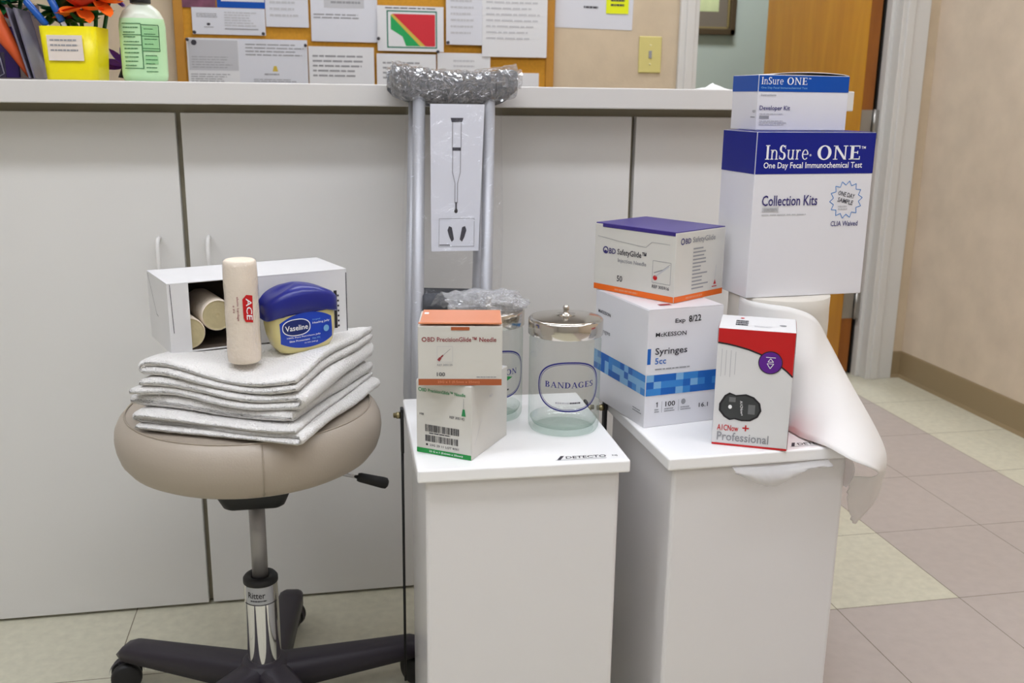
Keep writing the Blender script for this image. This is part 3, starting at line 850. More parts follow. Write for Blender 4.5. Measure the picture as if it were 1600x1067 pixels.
# ================================================================== CRUTCHES
def crutch(label, base, top):
    base, top = Vector(base), Vector(top)
    ax = (top - base); L = ax.length
    zq = ax.normalized(); xq = Vector((1, 0, 0)); xq = (xq - zq * xq.dot(zq)).normalized(); yq = zq.cross(xq)
    R = Matrix((xq, yq, zq)).transposed()
    t = thing('crutch', label, 'crutch', base)
    t.rotation_euler = R.to_euler()
    t['group'] = 'pair of aluminium crutches'
    up = .0605
    for s in (-1, 1):
        g = G()
        g.tube([(s * .012, 0, .27), (s * .016, 0, .34), (s * .055, 0, .44), (s * up, 0, .48), (s * up, 0, L - .035)], .0105, 'alu', 16)
        g.build('upright', t)
    g = G(); g.tube([(0, 0, .02), (0, 0, .42)], .011, 'alu', 16); g.build('extension', t)
    g = G(); g.lathe([(0, 0), (.019, 0), (.021, .006), (.016, .02), (.0135, .05), (.0115, .052)], 'rubber', 20); g.build('rubber_tip', t)
    g = G(); g.tube([(-up + .008, 0, .655), (-up + .012, 0, .655), (up - .012, 0, .655), (up - .008, 0, .655)], [.014, .017, .017, .014], 'foam_dark', 18); g.build('hand_grip', t)
    # curved underarm pad
    g = G()
    def pad(u, v):
        x = (u - .5) * .216
        zc = L - .030 + .016 * (abs(2 * u - 1) ** 2.2)
        e = 1 - abs(2 * u - 1) ** 10 * .35
        a = 2 * PI * v
        return Vector((x, .021 * e * math.cos(a), zc + .0255 * e * math.sin(a)))
    g.grid(pad, 28, 18, 'foam')
    for q in (0, 1): g.poly([pad(q, k / 18) for k in range(18)], 'foam')
    g.build('underarm_pad', t)
    return t, R, L
front_c, RC, LC = crutch('front aluminium crutch with a grey underarm pad in clear plastic', (.201, 1.580, 0), (.232, 1.709, 1.0455))
crutch('rear aluminium crutch standing behind its twin against the counter', (.184, 1.630, 0), (.229, 1.7535, 1.036))

# instruction sheet in the bag
def along(x, z, off):
    """point on the plane of the front crutch"""
    k = z / 1.046
    return Vector((.201 + .031 * k + x, 1.580 + .129 * k - off, z))
sheet = G()
so = along(-.0435, .742, .017)
Fs = plane_frame(so, along(.05, .742, .017) - so, along(-.0435, .99, .017) - so)
sheet.shape(Fs, [(.004, 0), (.086, 0), (.0935, .249), (.0, .249)], 'paper2', 0)
cx = .046
pts = lambda q: [(cx + a, b) for a, b in q]
k1 = 'ink'
sheet.shape(Fs, pts([(-.011, .226), (.011, .226), (.009, .219), (-.009, .219)]), 'ink_dark', .0005)
for s in (-1, 1):
    sheet.line(Fs, (cx + s * .0075, .22), (cx + s * .0075, .176), .0015, k1); sheet.line(Fs, (cx + s * .0068, .172), (cx + s * .0068, .135), .0015, k1)
    sheet.line(Fs, (cx + s * .0068, .135), (cx + s * .002, .115), .0015, k1); sheet.line(Fs, (cx + s * .0022, .115), (cx + s * .0022, .082), .0016, k1)
sheet.rect(Fs, cx - .0075, .171, cx + .0075, .1765, 'ink_dark'); sheet.rect(Fs, cx - .0015, .072, cx + .0015, .084, 'ink_dark')
sheet.disc(Fs, cx, .069, .003, .004, 'black_ink')
for a, b in (((.017, .008), (.078, .008)), ((.017, .056), (.078, .056)), ((.017, .008), (.017, .056)), ((.078, .008), (.078, .056))): sheet.line(Fs, a, b, .0007, k1)
for s in (-1, 1):
    sheet.shape(Fs, [(cx + .002 + s * a, b) for a, b in ((.005, .020), (.009, .016), (.013, .024), (.0165, .036), (.014, .043), (.009, .041), (.007, .031))], 'ink_dark')
sheet.rect(Fs, .018, .010, .036, .0115, 'ink_dark')
o = single(sheet, 'instruction_sheet', 'instruction sheet with a crutch and footprint drawing between the crutch uprights', 'leaflet')

# clear plastic bag over the crutches
bag = thing('plastic_bag', 'clear plastic bag wrapped around the pair of crutches', 'bag', along(0, .46, 0))
bo = along(0, .46, 0)
def wr(p, amp, s): return amp * (smooth_noise(p, s) + .5 * smooth_noise(p, s * 2.3))
g = G()
def bagF(u, v):
    z = .62 + v * .375
    a = PI * (1 + u)                    # front half round
    wx, wy = .083 + .01 * (1 - v) * math.sin(3 * v), .026
    c = along(0, z, 0)
    p = c + Vector((wx * math.cos(a), wy * math.sin(a), 0))
    q = max(-1, min(1, math.sin(a)))
    return p - bo + Vector((0, wr((u * 5, v * 5, 0), .004, 1.3) * abs(q), 0))
g.grid(bagF, 36, 40, 'film')
g.build('film', bag)
g = G()
def padwrap(u, v):
    x = (u - .5) * .232
    zc = 1.046 - .030 + .016 * min(1.15, abs(2 * u - 1) ** 2.2)
    a = 2 * PI * v
    e = 1.0 if .03 < u < .97 else .55
    rr = 1 + .14 * smooth_noise((u * 13, math.cos(a) * 1.6, math.sin(a) * 1.6), 1.6)
    c = along(x, zc, 0)
    return c - bo + Vector((0, .0245 * e * rr * math.cos(a), .0295 * e * rr * math.sin(a)))
g.grid(padwrap, 70, 36, 'film_crumple')
g.build('pad_wrap', bag)
g = G()                                  # gathered lower end lying on the rear jar
def bunch(u, v):
    a, b = 2 * PI * u, PI * v
    p = Vector((math.sin(b) * math.cos(a), math.sin(b) * math.sin(a), math.cos(b)))
    q = 1 + .3 * smooth_noise(p + Vector((3, 1, 2)), 2.2) + .14 * smooth_noise(p, 6)
    c = Vector((.243, 1.424, .7))
    lz = .016 if p.z > 0 else .028
    return c + Vector((p.x * .058 * q, p.y * .056 * q, p.z * lz * q)) - bo
g.grid(bunch, 60, 30, 'film_bunch')
def tailF(u, v):
    p = along(0, .65, .024).lerp(Vector((.235, 1.44, .708)), v)
    return p + Vector(((u - .5) * (.085 + .02 * v), wr((u * 4, v * 3, 7), .006, 1.5), .012 * math.sin(PI * v) + wr((u * 5, v * 4, 1), .006, 1.4))) - bo
g.grid(tailF, 24, 18, 'film_bunch')
g.build('gathered_end', bag)

# ================================================================== STEP-ON BINS
LIDZ = .52
def step_bin(label, loc, rot, liner=False):
    t = thing('step_bin', label, 'bin', loc, rot, 'white enamel step bins')
    w, d = .293, .320                       # lid
    bw, bd = .270, .300
    g = G(); g.box((-bw / 2, -bd / 2, .006), (bw / 2, bd / 2 - .03, LIDZ - .019), 'can', .006, 3, smooth=False)
    g.box((-bw / 2 + .01, -bd / 2 + .01, 0), (bw / 2 - .01, bd / 2 - .04, .008), 'rubber')
    g.build('body', t)
    g = G()
    g.box((-w / 2, -d / 2, LIDZ - .0185), (w / 2, d / 2, LIDZ), 'can_lid', .003, 3, smooth=False)
    F = plane_frame((-w / 2, -d / 2, LIDZ), (1, 0, 0), (0, 1, 0))
    g.text(F, 'DETECTO', .206, .016, .263, .025, 'ink_dark', .0004, shear=.15)
    g.shape(F, [(.192, .013), (.197, .013), (.205, .027), (.200, .027)], 'ink_dark', .0004); g.line(F, (.190, .012), (.262, .0125), .0012, 'ink', .0004)
    g.text(F, 'NJ', .272, .017, .279, .023, 'ink_dark', .0004)
    g.build('lid', t)
    for sx in (-1, 1):
        g = G()
        x = sx * (w / 2 + .004)
        g.box((x - .0025, d / 2 - .055, LIDZ - .075), (x + .0025, d / 2 - .04, LIDZ - .0), 'rubber', .0015)
        g.tube([(x, d / 2 - .047, LIDZ - .05), (x + sx * .001, d / 2 - .047, .03)], .0022, 'dark', 8)
        b = g.build('lift_rod', t)
        g = G()
        g.lathe([(0, 0), (.0055, 0), (.0055, .006), (.004, .007), (.004, .011), (0, .0115)], 'screw', 12, Matrix.Translation((x + sx * .0025, d / 2 - .0475, LIDZ - .012)) @ Matrix.Rotation(sx * PI / 2, 4, 'Y'))
        g.build('bolt', b)
    g = G(); g.box((-.05, -bd / 2 - .035, .022), (.05, -bd / 2 + .01, .030), 'rubber', .003); g.build('pedal', t)
    if liner:
        g = G()
        def lf(u, v):                        # sagging edge of the liner under the lid front
            x = -.050 + u * .150
            drop = .008 + .024 * (math.sin(PI * min(1, u * 1.25)) ** 1.4 if u < .8 else 0)
            z = LIDZ - .019 - v * drop
            y = -bd / 2 - .0035 - .017 * math.sin(PI * v * .8) - .006 * abs(smooth_noise((u * 13, v * 3, 0), 1.2)) * v
            return Vector((x, y, z))
        g.grid(lf, 40, 10, 'liner')
        def ls(u, v):                        # liner corner standing out at the right side
            y = -bd / 2 + u * .2
            return Vector((bw / 2 + .003 + .012 * math.sin(PI * v) * (1 - u * .6), y, LIDZ - .019 - v * .05))
        g.grid(ls, 14, 8, 'liner')
        g.build('liner', t)
    return t
step_bin('left white step bin carrying the glass jars and needle boxes', (.2625, 1.3605, 0), math.radians(-1.3))
step_bin('right white step bin with a clear liner under its lid', (.6005, 1.3568, 0), math.radians(1.5), True)
TOP = LIDZ

# ================================================================== GLASS JARS
def jar(label, loc, rot, words, arrow=False):
    t = thing('sundry_jar', label, 'jar', loc, rot, 'glass sundry jars')
    R, H = .0530, .150
    g = G()
    g.lathe([(.046, 0), (.0500, .0015), (.0525, .006), (R, .012), (R, H - .012), (.0515, H - .006), (.0485, H)], 'glass', 64, cap=False)
    g.build('glass_body', t)
    g = G()
    g.lathe([(0, .0008), (.046, .0006)], 'glass_base', 48, cap=False)
    g.lathe([(0, .0075), (.02, .0085), (.038, .0075), (.047, .011), (.0505, .018)], 'glass_base', 48, cap=False)
    g.build('glass_bottom', t)
    lid = G()
    lid.lathe([(.0545, H - .004), (.0550, H - .0035), (.0550, H + .0175), (.0535, H + .0195), (.048, H + .0205), (.02, H + .0235), (.0065, H + .0245), (.0050, H + .0265), (.0036, H + .029), (.0046, H + .0315), (.0050, H + .0345), (.0038, H + .037), (0, H + .038)], 'lid_steel', 56, cap=False)
    lid.lathe([(.0545, H - .004), (.0535, H - .004), (.0535, H + .016), (0, H + .0215)], 'lid_steel', 56, cap=False)
    lid.build('lid', t)
    def F(u, v, l=0.0):
        a = -PI / 2 + u / R
        return Vector(((R + l) * math.cos(a), (R + l) * math.sin(a), v))
    g = G()
    g.ring(F, 0, .078, .050, .0375, .0022, 'navy', .0004, 56, 2.3); g.ring(F, 0, .078, .0465, .0345, .0007, 'navy', .0004, 56, 2.3)
    hw = .0375 if len(words) > 7 else .032
    g.text(F, words, -hw, .0765, hw, .0855, 'navy', .0005, serif=True)
    g.bars(F, -.021, .0525, .0, .0555, 1, 'ink_lite', .8, 3, .0005, 0); g.bars(F, .0, .0525, .016, .0555, 1, 'ink_dark', .8, 3, .0005, 0)
    if arrow: g.shape(F, [(.010, .0665), (.010, .0755), (.023, .0725)], 'green', .0005)
    g.build('printed_oval', t)
jar('clear glass jar with steel lid and the word BANDAGES', (.3465, 1.347, TOP), math.radians(-5), 'BANDAGES')
jar('clear glass jar behind the orange topped box under crumpled plastic', (.2445, 1.424, TOP), math.radians(9), 'COTTON', True)

# ================================================================== PRINTED CARTONS
def carton(name, label, c, rot, dims, z, m='card', bev=.0012):
    t = thing(name, label, 'box', (c[0], c[1], z), math.radians(rot), 'medical supply boxes')
    w, d, h = dims
    g = G(); g.box((-w / 2, -d / 2, 0), (w / 2, d / 2, h), m, bev, 2, smooth=False)
    return t, g, box_frames(w, d, h)

# green banded needle box
w, d, h = .0851, .1172, .1050
t, g, B = carton('needle_box', 'white needle box with a green band and bar codes', (.1874, 1.3009), -34.9, (w, d, h), TOP, 'card_warm')
F = B['F']
g.rect(F, .0005, .0005, w - .0005, .0075, 'green'); g.text(F, '23 G x 1 (0.6mm x 25mm)', .02, .0022, .072, .0056, 'white', .0007)
g.text(F, 'BD PrecisionGlide\u2122 Needle', .010, .0895, .076, .0945, 'green_ink'); g.ring(F, .0065, .092, .0028, .0028, .001, 'green_ink', n=16)
g.text(F, '100', .0055, .0555, .012, .0585, 'ink_dark'); g.text(F, 'REF 305145', .052, .0565, .0745, .060, 'ink_dark')
g.shape(F, [(.070, .062), (.0765, .062), (.0748, .072), (.0718, .072)], 'green_ink'); g.rect(F, .0728, .072, .0734, .087, 'ink')
rnd = random.Random(77)
for y0_, y1_, x1_ in ((.0325, .0425, .066), (.018, .0275, .0635)):
    x = .014
    while x < x1_:
        q = rnd.choice((.0004, .0007, .0012)); g.rect(F, x, y0_, x + q, y1_, 'black_ink' if rnd.random() < .8 else 'ink_dark'); x += q + rnd.choice((.0004, .0006, .0011))
g.bars(F, .02, .0295, .062, .0315, 1, 'ink_dark', .7, 5); g.disc(F, .0165, .0135, .0017, .0017, 'black_ink', n=10); g.text(F, '23G 25 11 LOT 8261', .021, .0118, .066, .015, 'ink_dark')
R = B['R']
g.line(R, (.01, .02), (.03, .05), .0006, 'ink_lite'); g.text(R, 'BD', .055, .075, .066, .0785, 'ink_lite')
g.build('carton', t)
g = G(); g.box((-w / 2 + .001, -d / 2 + .001, h), (w / 2 - .001, d / 2 - .001, h + .0006), 'card'); g.build('top_flap', t)

# orange banded needle box on top of it
w, d, h = .112, .094, .0816
t, g, B = carton('needle_box', 'white needle box with a salmon lid stacked on the green banded box', (.1815, 1.2815), -9.0, (w, d, h), TOP + .1060, 'card_warm')
F = B['F']
g.rect(F, .0005, .0005, w - .0005, .0092, 'brown'); g.text(F, '25G x 1 (0.5mm x 25mm)', .026, .0026, .082, .0068, 'salmon', .0007)
g.text(F, 'BD PrecisionGlide\u2122 Needle', .013, .0605, .104, .067, 'maroon'); g.ring(F, .0085, .0635, .0032, .0032, .0012, 'maroon', n=18)
for a, b in (((.0256, .054), (.046, .054)), ((.0256, .0325), (.046, .0325)), ((.0256, .0325), (.0256, .054)), ((.046, .0325), (.046, .054))): g.line(F, a, b, .0004, 'ink_lite')
g.line(F, (.027, .0345), (.030, .0385), .0036, 'maroon'); g.line(F, (.030, .0385), (.0335, .042), .002, 'maroon'); g.line(F, (.033, .0415), (.043, .0505), .0005, 'ink')
g.text(F, 'REF 305125', .0256, .0275, .046, .030, 'ink'); g.text(F, '100', .025, .013, .036, .0185, 'ink_dark'); g.bars(F, .078, .0112, .104, .0128, 1, 'ink', .8, 6, ragged=0)
g.rect(F, .044, h - .0055, .0685, h - .001, 'brown', .0005)
g.build('carton', t)
g = G()
T = Matrix.Translation((0, d / 2, h + .0006)) @ Matrix.Rotation(math.radians(-2.0), 4, 'X')
g.box((-w / 2 + .003, -d + .001, 0), (w / 2 - .001, 0, .0012), 'salmon', .0005, T=T)
g.box((-w / 2 + .001, -d - .0006, -.0012), (w / 2 - .001, -d + .002, .0013), 'salmon', .0006, T=T)
T2 = plane_frame((-w / 2, 0, h + .0025), (1, 0, 0), (0, 1, 0)); g.rect(T2, .006, .012, .012, .022, 'white', .0008)
g.build('lid_flap', t)

# syringe box
w, d, h = .128, .176, .1815
t, g, B = carton('syringe_box', 'white syringe box with a blue chequered band and handwritten date', (.5125, 1.4190), 10.0, (w, d, h), TOP, 'card_gloss')
F, L = B['F'], B['L']
g.text(F, 'Exp', .045, .158, .062, .1665, 'black_ink', rot=.03); g.text(F, '8/22', .068, .160, .089, .170, 'black_ink', rot=.05)
g.text(F, 'MSKESSON'.replace('MS', 'M\u1d04') if False else 'McKESSON', .013, .1405, .065, .147, 'black_ink')
g.rect(F, .0008, .099, .0065, .123, 'blue1'); g.text(F, 'Syringes', .0135, .110, .068, .1235, 'ink_dark'); g.text(F, '5cc', .0138, .0985, .0325, .108, 'blue1')
g.bars(F, .0145, .089, .074, .092, 1, 'ink', .6, 8, ragged=0)
rnd = random.Random(12)
def band(F, u0, u1, v0, v1, n, cols):
    g.rect(F, u0, v0, u1, v1, 'blue1', .0004)
    s = (u1 - u0) / n
    for k in range(n):
        for q in range(3):
            c = rnd.choice(cols)
            if c: g.rect(F, u0 + k * s, v0 + (v1 - v0) * q / 3, u0 + k * s + s, v0 + (v1 - v0) * (q + 1) / 3, c, .0006)
band(F, .0008, w - .0008, .0500, .0821, 10, ['blue1', 'blue1', None, 'blue2', 'blue2', 'blue3'])
band(L, .0008, d - .0008, .0500, .0821, 13, ['blue1', None, 'blue2', 'blue2', 'blue3', 'blue3'])
g.rect(F, .0207, .031, .0221, .039, 'black_ink'); g.line(F, (.0193, .0367), (.0216, .0388), .001, 'black_ink'); g.text(F, '100', .0352, .031, .052, .039, 'black_ink'); g.disc(F, .0665, .036, .004, .0045, 'ink', n=10)
g.rect(F, .029, .022, .0295, .04, 'ink'); g.rect(F, .058, .022, .0585, .04, 'ink')
for u in (.017, .034, .062): g.bars(F, u, .022, u + (.008 if u < .02 else .018), .029, 2, 'ink', .45, 9)
g.text(F, '16.1', .094, .024, .11, .031, 'ink_dark')
g.text(L, 'McKESSON', .012, .1455, .055, .151, 'ink_dark'); g.text(L, 'Syringes', .008, .113, .056, .122, 'ink'); g.bars(L, .14, .018, .168, .026, 2, 'ink', .4, 9)
g.build('carton', t)
g = G(); g.box((-w / 2 + .001, -d / 2 + .0, h), (w / 2 - .001, d / 2 - .001, h + .0008), 'card_gloss'); g.rect(B['T'], .03, .02, .05, .03, 'maroon', .0012); g.build('top_flap', t)

# safety needle box on the syringe box
w, d, h = .161, .1256, .1062
t, g, B = carton('needle_box', 'needle box with a purple top and an orange base band', (.5255, 1.4600), -57.7, (w, d, h), TOP + .1825, 'card_warm')
F, R = B['F'], B['R']
g.rect(F, .0005, .0005, w - .0005, .0096, 'orange'); g.rect(R, .0005, .0005, d - .0005, .0096, 'orange')
g.bars(F, .045, .003, .10, .0068, 1, 'salmon', .7, 11); g.bars(R, .03, .003, .08, .0068, 1, 'salmon', .7, 12)
g.text(F, 'BD', .031, .061, .0445, .0695, 'indigo'); g.text(F, 'SafetyGlide\u2122', .048, .0585, .106, .0705, 'ink_dark'); g.ring(F, .0235, .0655, .0058, .0058, .002, 'indigo', n=20); g.disc(F, .0235, .0635, .0028, .002, 'indigo', n=10)
g.text(F, 'Injection Needle', .0495, .0475, .1065, .0555, 'ink'); g.text(F, '50', .0488, .0185, .060, .028, 'ink_dark')
for a, b in (((.119, .027), (.1535, .027)), ((.119, .0605), (.1535, .0605)), ((.119, .027), (.119, .0605)), ((.1535, .027), (.1535, .0605))): g.line(F, a, b, .0007, 'ink')
g.line(F, (.124, .036), (.150, .055), .0022, 'ink_lite'); g.line(F, (.122, .042), (.138, .048), .0016, 'ink'); g.line(F, (.138, .048), (.152, .058), .0007, 'ink'); g.disc(F, .1245, .0345, .0042, .0038, 'red', n=12)
g.text(F, 'REF 305916', .1195, .0185, .152, .0235, 'ink_dark')
for a, b in (((.006, .0865), (.05, .082)), ((.05, .082), (.104, .0785)), ((.104, .0785), (.1155, .088)), ((.1155, .088), (.150, .0875))): g.line(F, a, b, .0006, 'ink')
g.text(R, 'BD', .022, .0885, .036, .0965, 'indigo'); g.text(R, 'SafetyGlide', .040, .0865, .098, .0975, 'ink'); g.ring(R, .0155, .0925, .0048, .0052, .0018, 'indigo', n=18)
rnd = random.Random(3)
for k in range(12): g.rect(R, .043, .078 - k * .0056, .043 + rnd.uniform(.02, .042), .0802 - k * .0056, 'ink')
g.line(R, (.1025, .024), (.105, .048), .001, 'ink_lite'); g.shape(R, [(.1, .018), (.107, .018), (.1035, .026)], 'red'); g.bars(R, .096, .0135, .110, .016, 1, 'red', .7, 4)
g.build('carton', t)
g = G()
g.box((-w / 2 + .0008, -d / 2 + .0006, h - .0002), (w / 2 - .0006, d / 2 - .001, h + .0014), 'purple_card', .0006)
g.box((-w / 2 + .016, -d / 2 - .0008, h - .0048), (w / 2 - .002, -d / 2 + .0008, h + .0012), 'purple_card', .0005)
g.build('top_flap', t)

# red and white test kit
w, d, h = .105, .088, .1726
t, g, B = carton('test_kit_box', 'red and white kit box with a purple disc and a meter picture', (.6065, 1.2570), -26.3, (w, d, h), TOP, 'card')
F, L, R, Tp = B['F'], B['L'], B['R'], B['T']
curve = [(.0005, .1512), (.0145, .1497), (.0267, .1476), (.0425, .144), (.0579, .1388), (.072, .1325), (.0846, .1253), (.0955, .1173), (w - .0005, .109)]
g.shape(F, curve + [(w - .0005, h - .0008), (.0005, h - .0008)], 'red')
for a, b in zip(curve[:-1], curve[1:]): g.line(F, a, b, .0022, 'black_ink', .0006)
g.disc(F, .0735, .1275, .0162, .0162, 'violet', .0008, 32); g.ring(F, .0735, .1275, .0165, .0165, .0012, 'black_ink', .0009, 32)
for a, b in (((.0735, .119), (.069, .126)), ((.069, .126), (.078, .126)), ((.078, .126), (.0735, .119)), ((.0735, .1335), (.070, .1285)), ((.070, .1285), (.0775, .1285)), ((.0775, .1285), (.0735, .1335)), ((.067, .135), (.080, .135))): g.line(F, a, b, .0009, 'white', .0011)
for u, v0_, v1_ in ((.0065, .102, .1424), (.0125, .104, .141), (.019, .102, .141), (.0255, .106, .1395)): g.rect(F, u, v0_, u + .0008, v1_, 'ink_lite')
mt_ = [(.0075, .062), (.0075, .052), (.015, .043), (.023, .0385), (.030, .0405), (.040, .0385), (.052, .0395), (.062, .046), (.0665, .056), (.064, .067), (.055, .0755), (.044, .079), (.030, .0765), (.021, .0795), (.0145, .075)]
g.shape(F, mt_, 'black_ink', .0005)
g.shape(F, [(.037 + (a - .037) * .9, .059 + (b - .059) * .88) for a, b in mt_], 'meter', .0007)
g.rect(F, .048, .050, .0575, .064, 'meter_hi', .0009); g.disc(F, .023, .0585, .0026, .003, 'white', .0009, 14); g.rect(F, .021, .066, .030, .073, 'meter_hi', .0009)
g.text(F, 'A1CNow+', -.006 + .034, .056, .016 + .034, .0595, 'white', .001, rot=-PI / 2 + .1)
g.text(F, 'A1CNow', .0067, .0225, .0365, .0315, 'red'); g.line(F, (.042, .0285), (.051, .0285), .002, 'red'); g.line(F, (.0465, .024), (.0465, .033), .002, 'red')
g.text(F, 'Professional', .0072, .0075, .079, .0205, 'ink'); g.rect(F, .0005, .0005, w - .0005, .0034, 'red', .0006)
g.shape(R, [(.0005, .0), (.0005, .04), (.010, .052), (d, .03), (d, 0)], 'red'); g.rect(R, .0005, .105, d - .0005, h - .001, 'red')
g.rect(L, d * .35, .15, d - .0005, h - .001, 'red'); g.rect(L, d - .004, .02, d - .0008, .1, 'blue1')
g.bars(Tp, .022, .02, .040, .056, 3, 'ink_dark', .7, 7, ragged=.1); g.disc(Tp, .030, .070, .003, .004, 'red', n=10); g.bars(Tp, .048, .016, .075, .026, 2, 'ink_lite', .4, 8); g.disc(Tp, .087, .036, .005, .005, 'ink', n=12)
g.build('carton', t)

# roll of table paper and its hanging sheet
RZ = .184
RC_ = (.716, 1.418)
roll = thing('paper_roll', 'standing roll of white exam paper with a sheet trailing off the bin', 'paper roll', (RC_[0], RC_[1], TOP))
g = G()
RR = .079
prof = [(.021, 0), (RR - .001, 0), (RR, .001)] + [(RR + .0004 * math.sin(k * 2.1), .001 + (RZ - .002) * k / 9) for k in range(1, 9)] + [(RR, RZ - .001), (RR - .001, RZ), (.021, RZ), (.021, 0)]
g.lathe(prof, 'roll_paper', 64, cap=False); g.build('roll', roll)
rows = [  # bottom edge point, top edge point, bulge toward the viewer
    ((.640, 1.400, .522), (.640, 1.400, .704), 0.0),
    ((.638, 1.362, .522), (.638, 1.362, .704), 0.0),
    ((.652, 1.328, .522), (.655, 1.330, .704), .002),
    ((.668, 1.300, .522), (.690, 1.322, .699), .004),
    ((.676, 1.268, .522), (.731, 1.326, .682), .010),
    ((.680, 1.236, .5225), (.768, 1.345, .641), .016),
    ((.695, 1.196, .5235), (.806, 1.346, .582), .022),
    ((.718, 1.167, .5130), (.845, 1.342, .516), .024),
    ((.746, 1.164, .5010), (.878, 1.344, .455), .020),
    ((.770, 1.178, .4860), (.892, 1.352, .412), .012),
    ((.780, 1.198, .4720), (.900, 1.361, .384), .002),
    ((.778, 1.214, .4640), (.898, 1.370, .353), -.006),
    ((.770, 1.226, .4610), (.886, 1.377, .327), -.010),
    ((.760, 1.234, .4580), (.869, 1.380, .306), -.010)]
def cr(p0, p1, p2, p3, t):
    return .5 * ((2 * p1) + (p2 - p0) * t + (2 * p0 - 5 * p1 + 4 * p2 - p3) * t * t + (3 * p1 - p0 - 3 * p2 + p3) * t ** 3)
def spl(seq, u):
    n = len(seq) - 1
    i = min(int(u * n), n - 1); t = u * n - i
    P = [seq[max(0, min(n, i + k))] for k in (-1, 0, 1, 2)]
    return cr(*P, t)
Bs = [Vector(r[0]) for r in rows]; Ts = [Vector(r[1]) for r in rows]; Ks = [r[2] for r in rows]
def sheetF(u, v):
    b, t_, k = spl(Bs, u), spl(Ts, u), spl(Ks, u)
    p = b.lerp(t_, v)
    if u > .98: p = p + Vector((.006 * smooth_noise((v * 14, 0, 3), 1.5), 0, .003 * smooth_noise((v * 12, 4, 3), 1.5)))
    return p + Vector((.35, -.6, .7)).normalized() * (k * 4 * v * (1 - v)) - Vector((RC_[0], RC_[1], TOP))
g = G(); g.grid(sheetF, 72, 20, 'sheet')
o = g.build('trailing_sheet', roll); md = o.modifiers.new('thickness', 'SOLIDIFY'); md.thickness = .0003

# collection kit box on the roll
w, d, h = .204, .1054, .2514
z = TOP + RZ + .0005
t, g, B = carton('kit_box', 'tall white box with a dark blue top band standing on the paper roll', (.7356, 1.4330), 4.6, (w, d, h), z, 'card_gloss')
F, L, Tp = B['F'], B['L'], B['T']
bz = .1893
g.rect(F, .0006, bz, w - .0006, h - .0006, 'royal'); g.rect(L, .0006, bz, d - .0006, h - .0006, 'royal'); g.rect(B['R'], .0006, bz, d - .0006, h - .0006, 'royal'); g.rect(Tp, .0006, .0006, w - .0006, d - .0006, 'royal')
g.text(F, 'InSure', .0153, .2105, .088, .2325, 'white', serif=True); g.text(F, 'ONE', .1035, .2100, .178, .2320, 'white', serif=True)
g.text(F, '\u00ae', .090, .2155, .0935, .219, 'white'); g.text(F, 'TM', .1795, .2265, .187, .2305, 'white')
g.text(F, 'One Day Fecal Immunochemical Test', .0136, .1952, .1835, .2070, 'white')
g.text(F, 'Collection Kits', .0155, .1415, .1105, .1575, 'indigo'); g.rect(F, .0165, .1325, .0445, .1395, 'ink_lite'); g.text(F, 'CONTENTS', .019, .1342, .042, .1378, 'ink', .001); g.bars(F, .0165, .1268, .092, .1292, 1, 'ink_lite', .7, 14, ragged=0)
n = 14
star = [(.161 + (.029 if k % 2 == 0 else .0225) * math.cos(PI * k / n + .1), .1492 + (.029 if k % 2 == 0 else .0225) * math.sin(PI * k / n + .1)) for k in range(2 * n)]
for a, b in zip(star, star[1:] + star[:1]): g.line(F, a, b, .0011, 'blue2')
g.text(F, 'ONE DAY', .146, .1535, .176, .1605, 'ink_dark', rot=-.22); g.text(F, 'SAMPLE', .146, .1435, .174, .1505, 'ink_dark', rot=-.22); g.bars(F, .148, .133, .172, .141, 2, 'ink_lite', .5, 15)
g.text(F, 'CLIA Waived', .1375, .1085, .1855, .1165, 'indigo')
g.build('carton', t)

# developer kit box on top
w, d, h = .1546, .085, .0826
z += .2514 + .0006
t, g, B = carton('kit_box', 'low white box with a bright blue band topmost on the tall kit box', (.7321, 1.4679), 2.9, (w, d, h), z, 'card_gloss')
F, L = B['F'], B['L']
g.rect(F, .0006, .058, w - .0006, h - .0006, 'azure'); g.rect(L, .0006, .058, d - .0006, h - .0006, 'azure')
g.text(F, 'InSure', .0043, .0685, .041, .0795, 'white', serif=True); g.text(F, 'ONE', .0475, .0685, .0815, .0795, 'white', serif=True); g.text(F, 'TM', .083, .077, .0875, .079, 'white')
g.text(F, 'One Day Fecal Immunochemical Test', .0045, .0615, .0825, .0652, 'blue3')
g.text(F, 'Instructions', .0053, .0515, .0305, .0548, 'ink'); g.text(F, 'Developer Kit', .0042, .0285, .0555, .0372, 'indigo'); g.bars(F, .0045, .0238, .0445, .0260, 1, 'ink_lite', .7, 3, ragged=0)
g.text(L, 'REF', d - .012, .0265, d - .003, .0305, 'ink'); g.bars(L, d - .018, .0185, d - .003, .0212, 1, 'ink', .7, 3); g.rect(F, .0048, .0175, .021, .0222, 'ink'); g.bars(F, .0048, .0075, .051, .0158, 3, 'ink_lite', .5, 16)
g.build('carton', t)
g = G()
def flap(u, v):
    return Vector((-w / 2 + .022 + u * (w - .023), -d / 2 + .001 + v * (d * .9), h + .0008 + .0042 * math.sin(PI * u) ** .6 * (1 - v * .4)))
g.grid(flap, 20, 8, 'card_gloss')
o = g.build('top_flap', t); md = o.modifiers.new('thickness', 'SOLIDIFY'); md.thickness = .0008

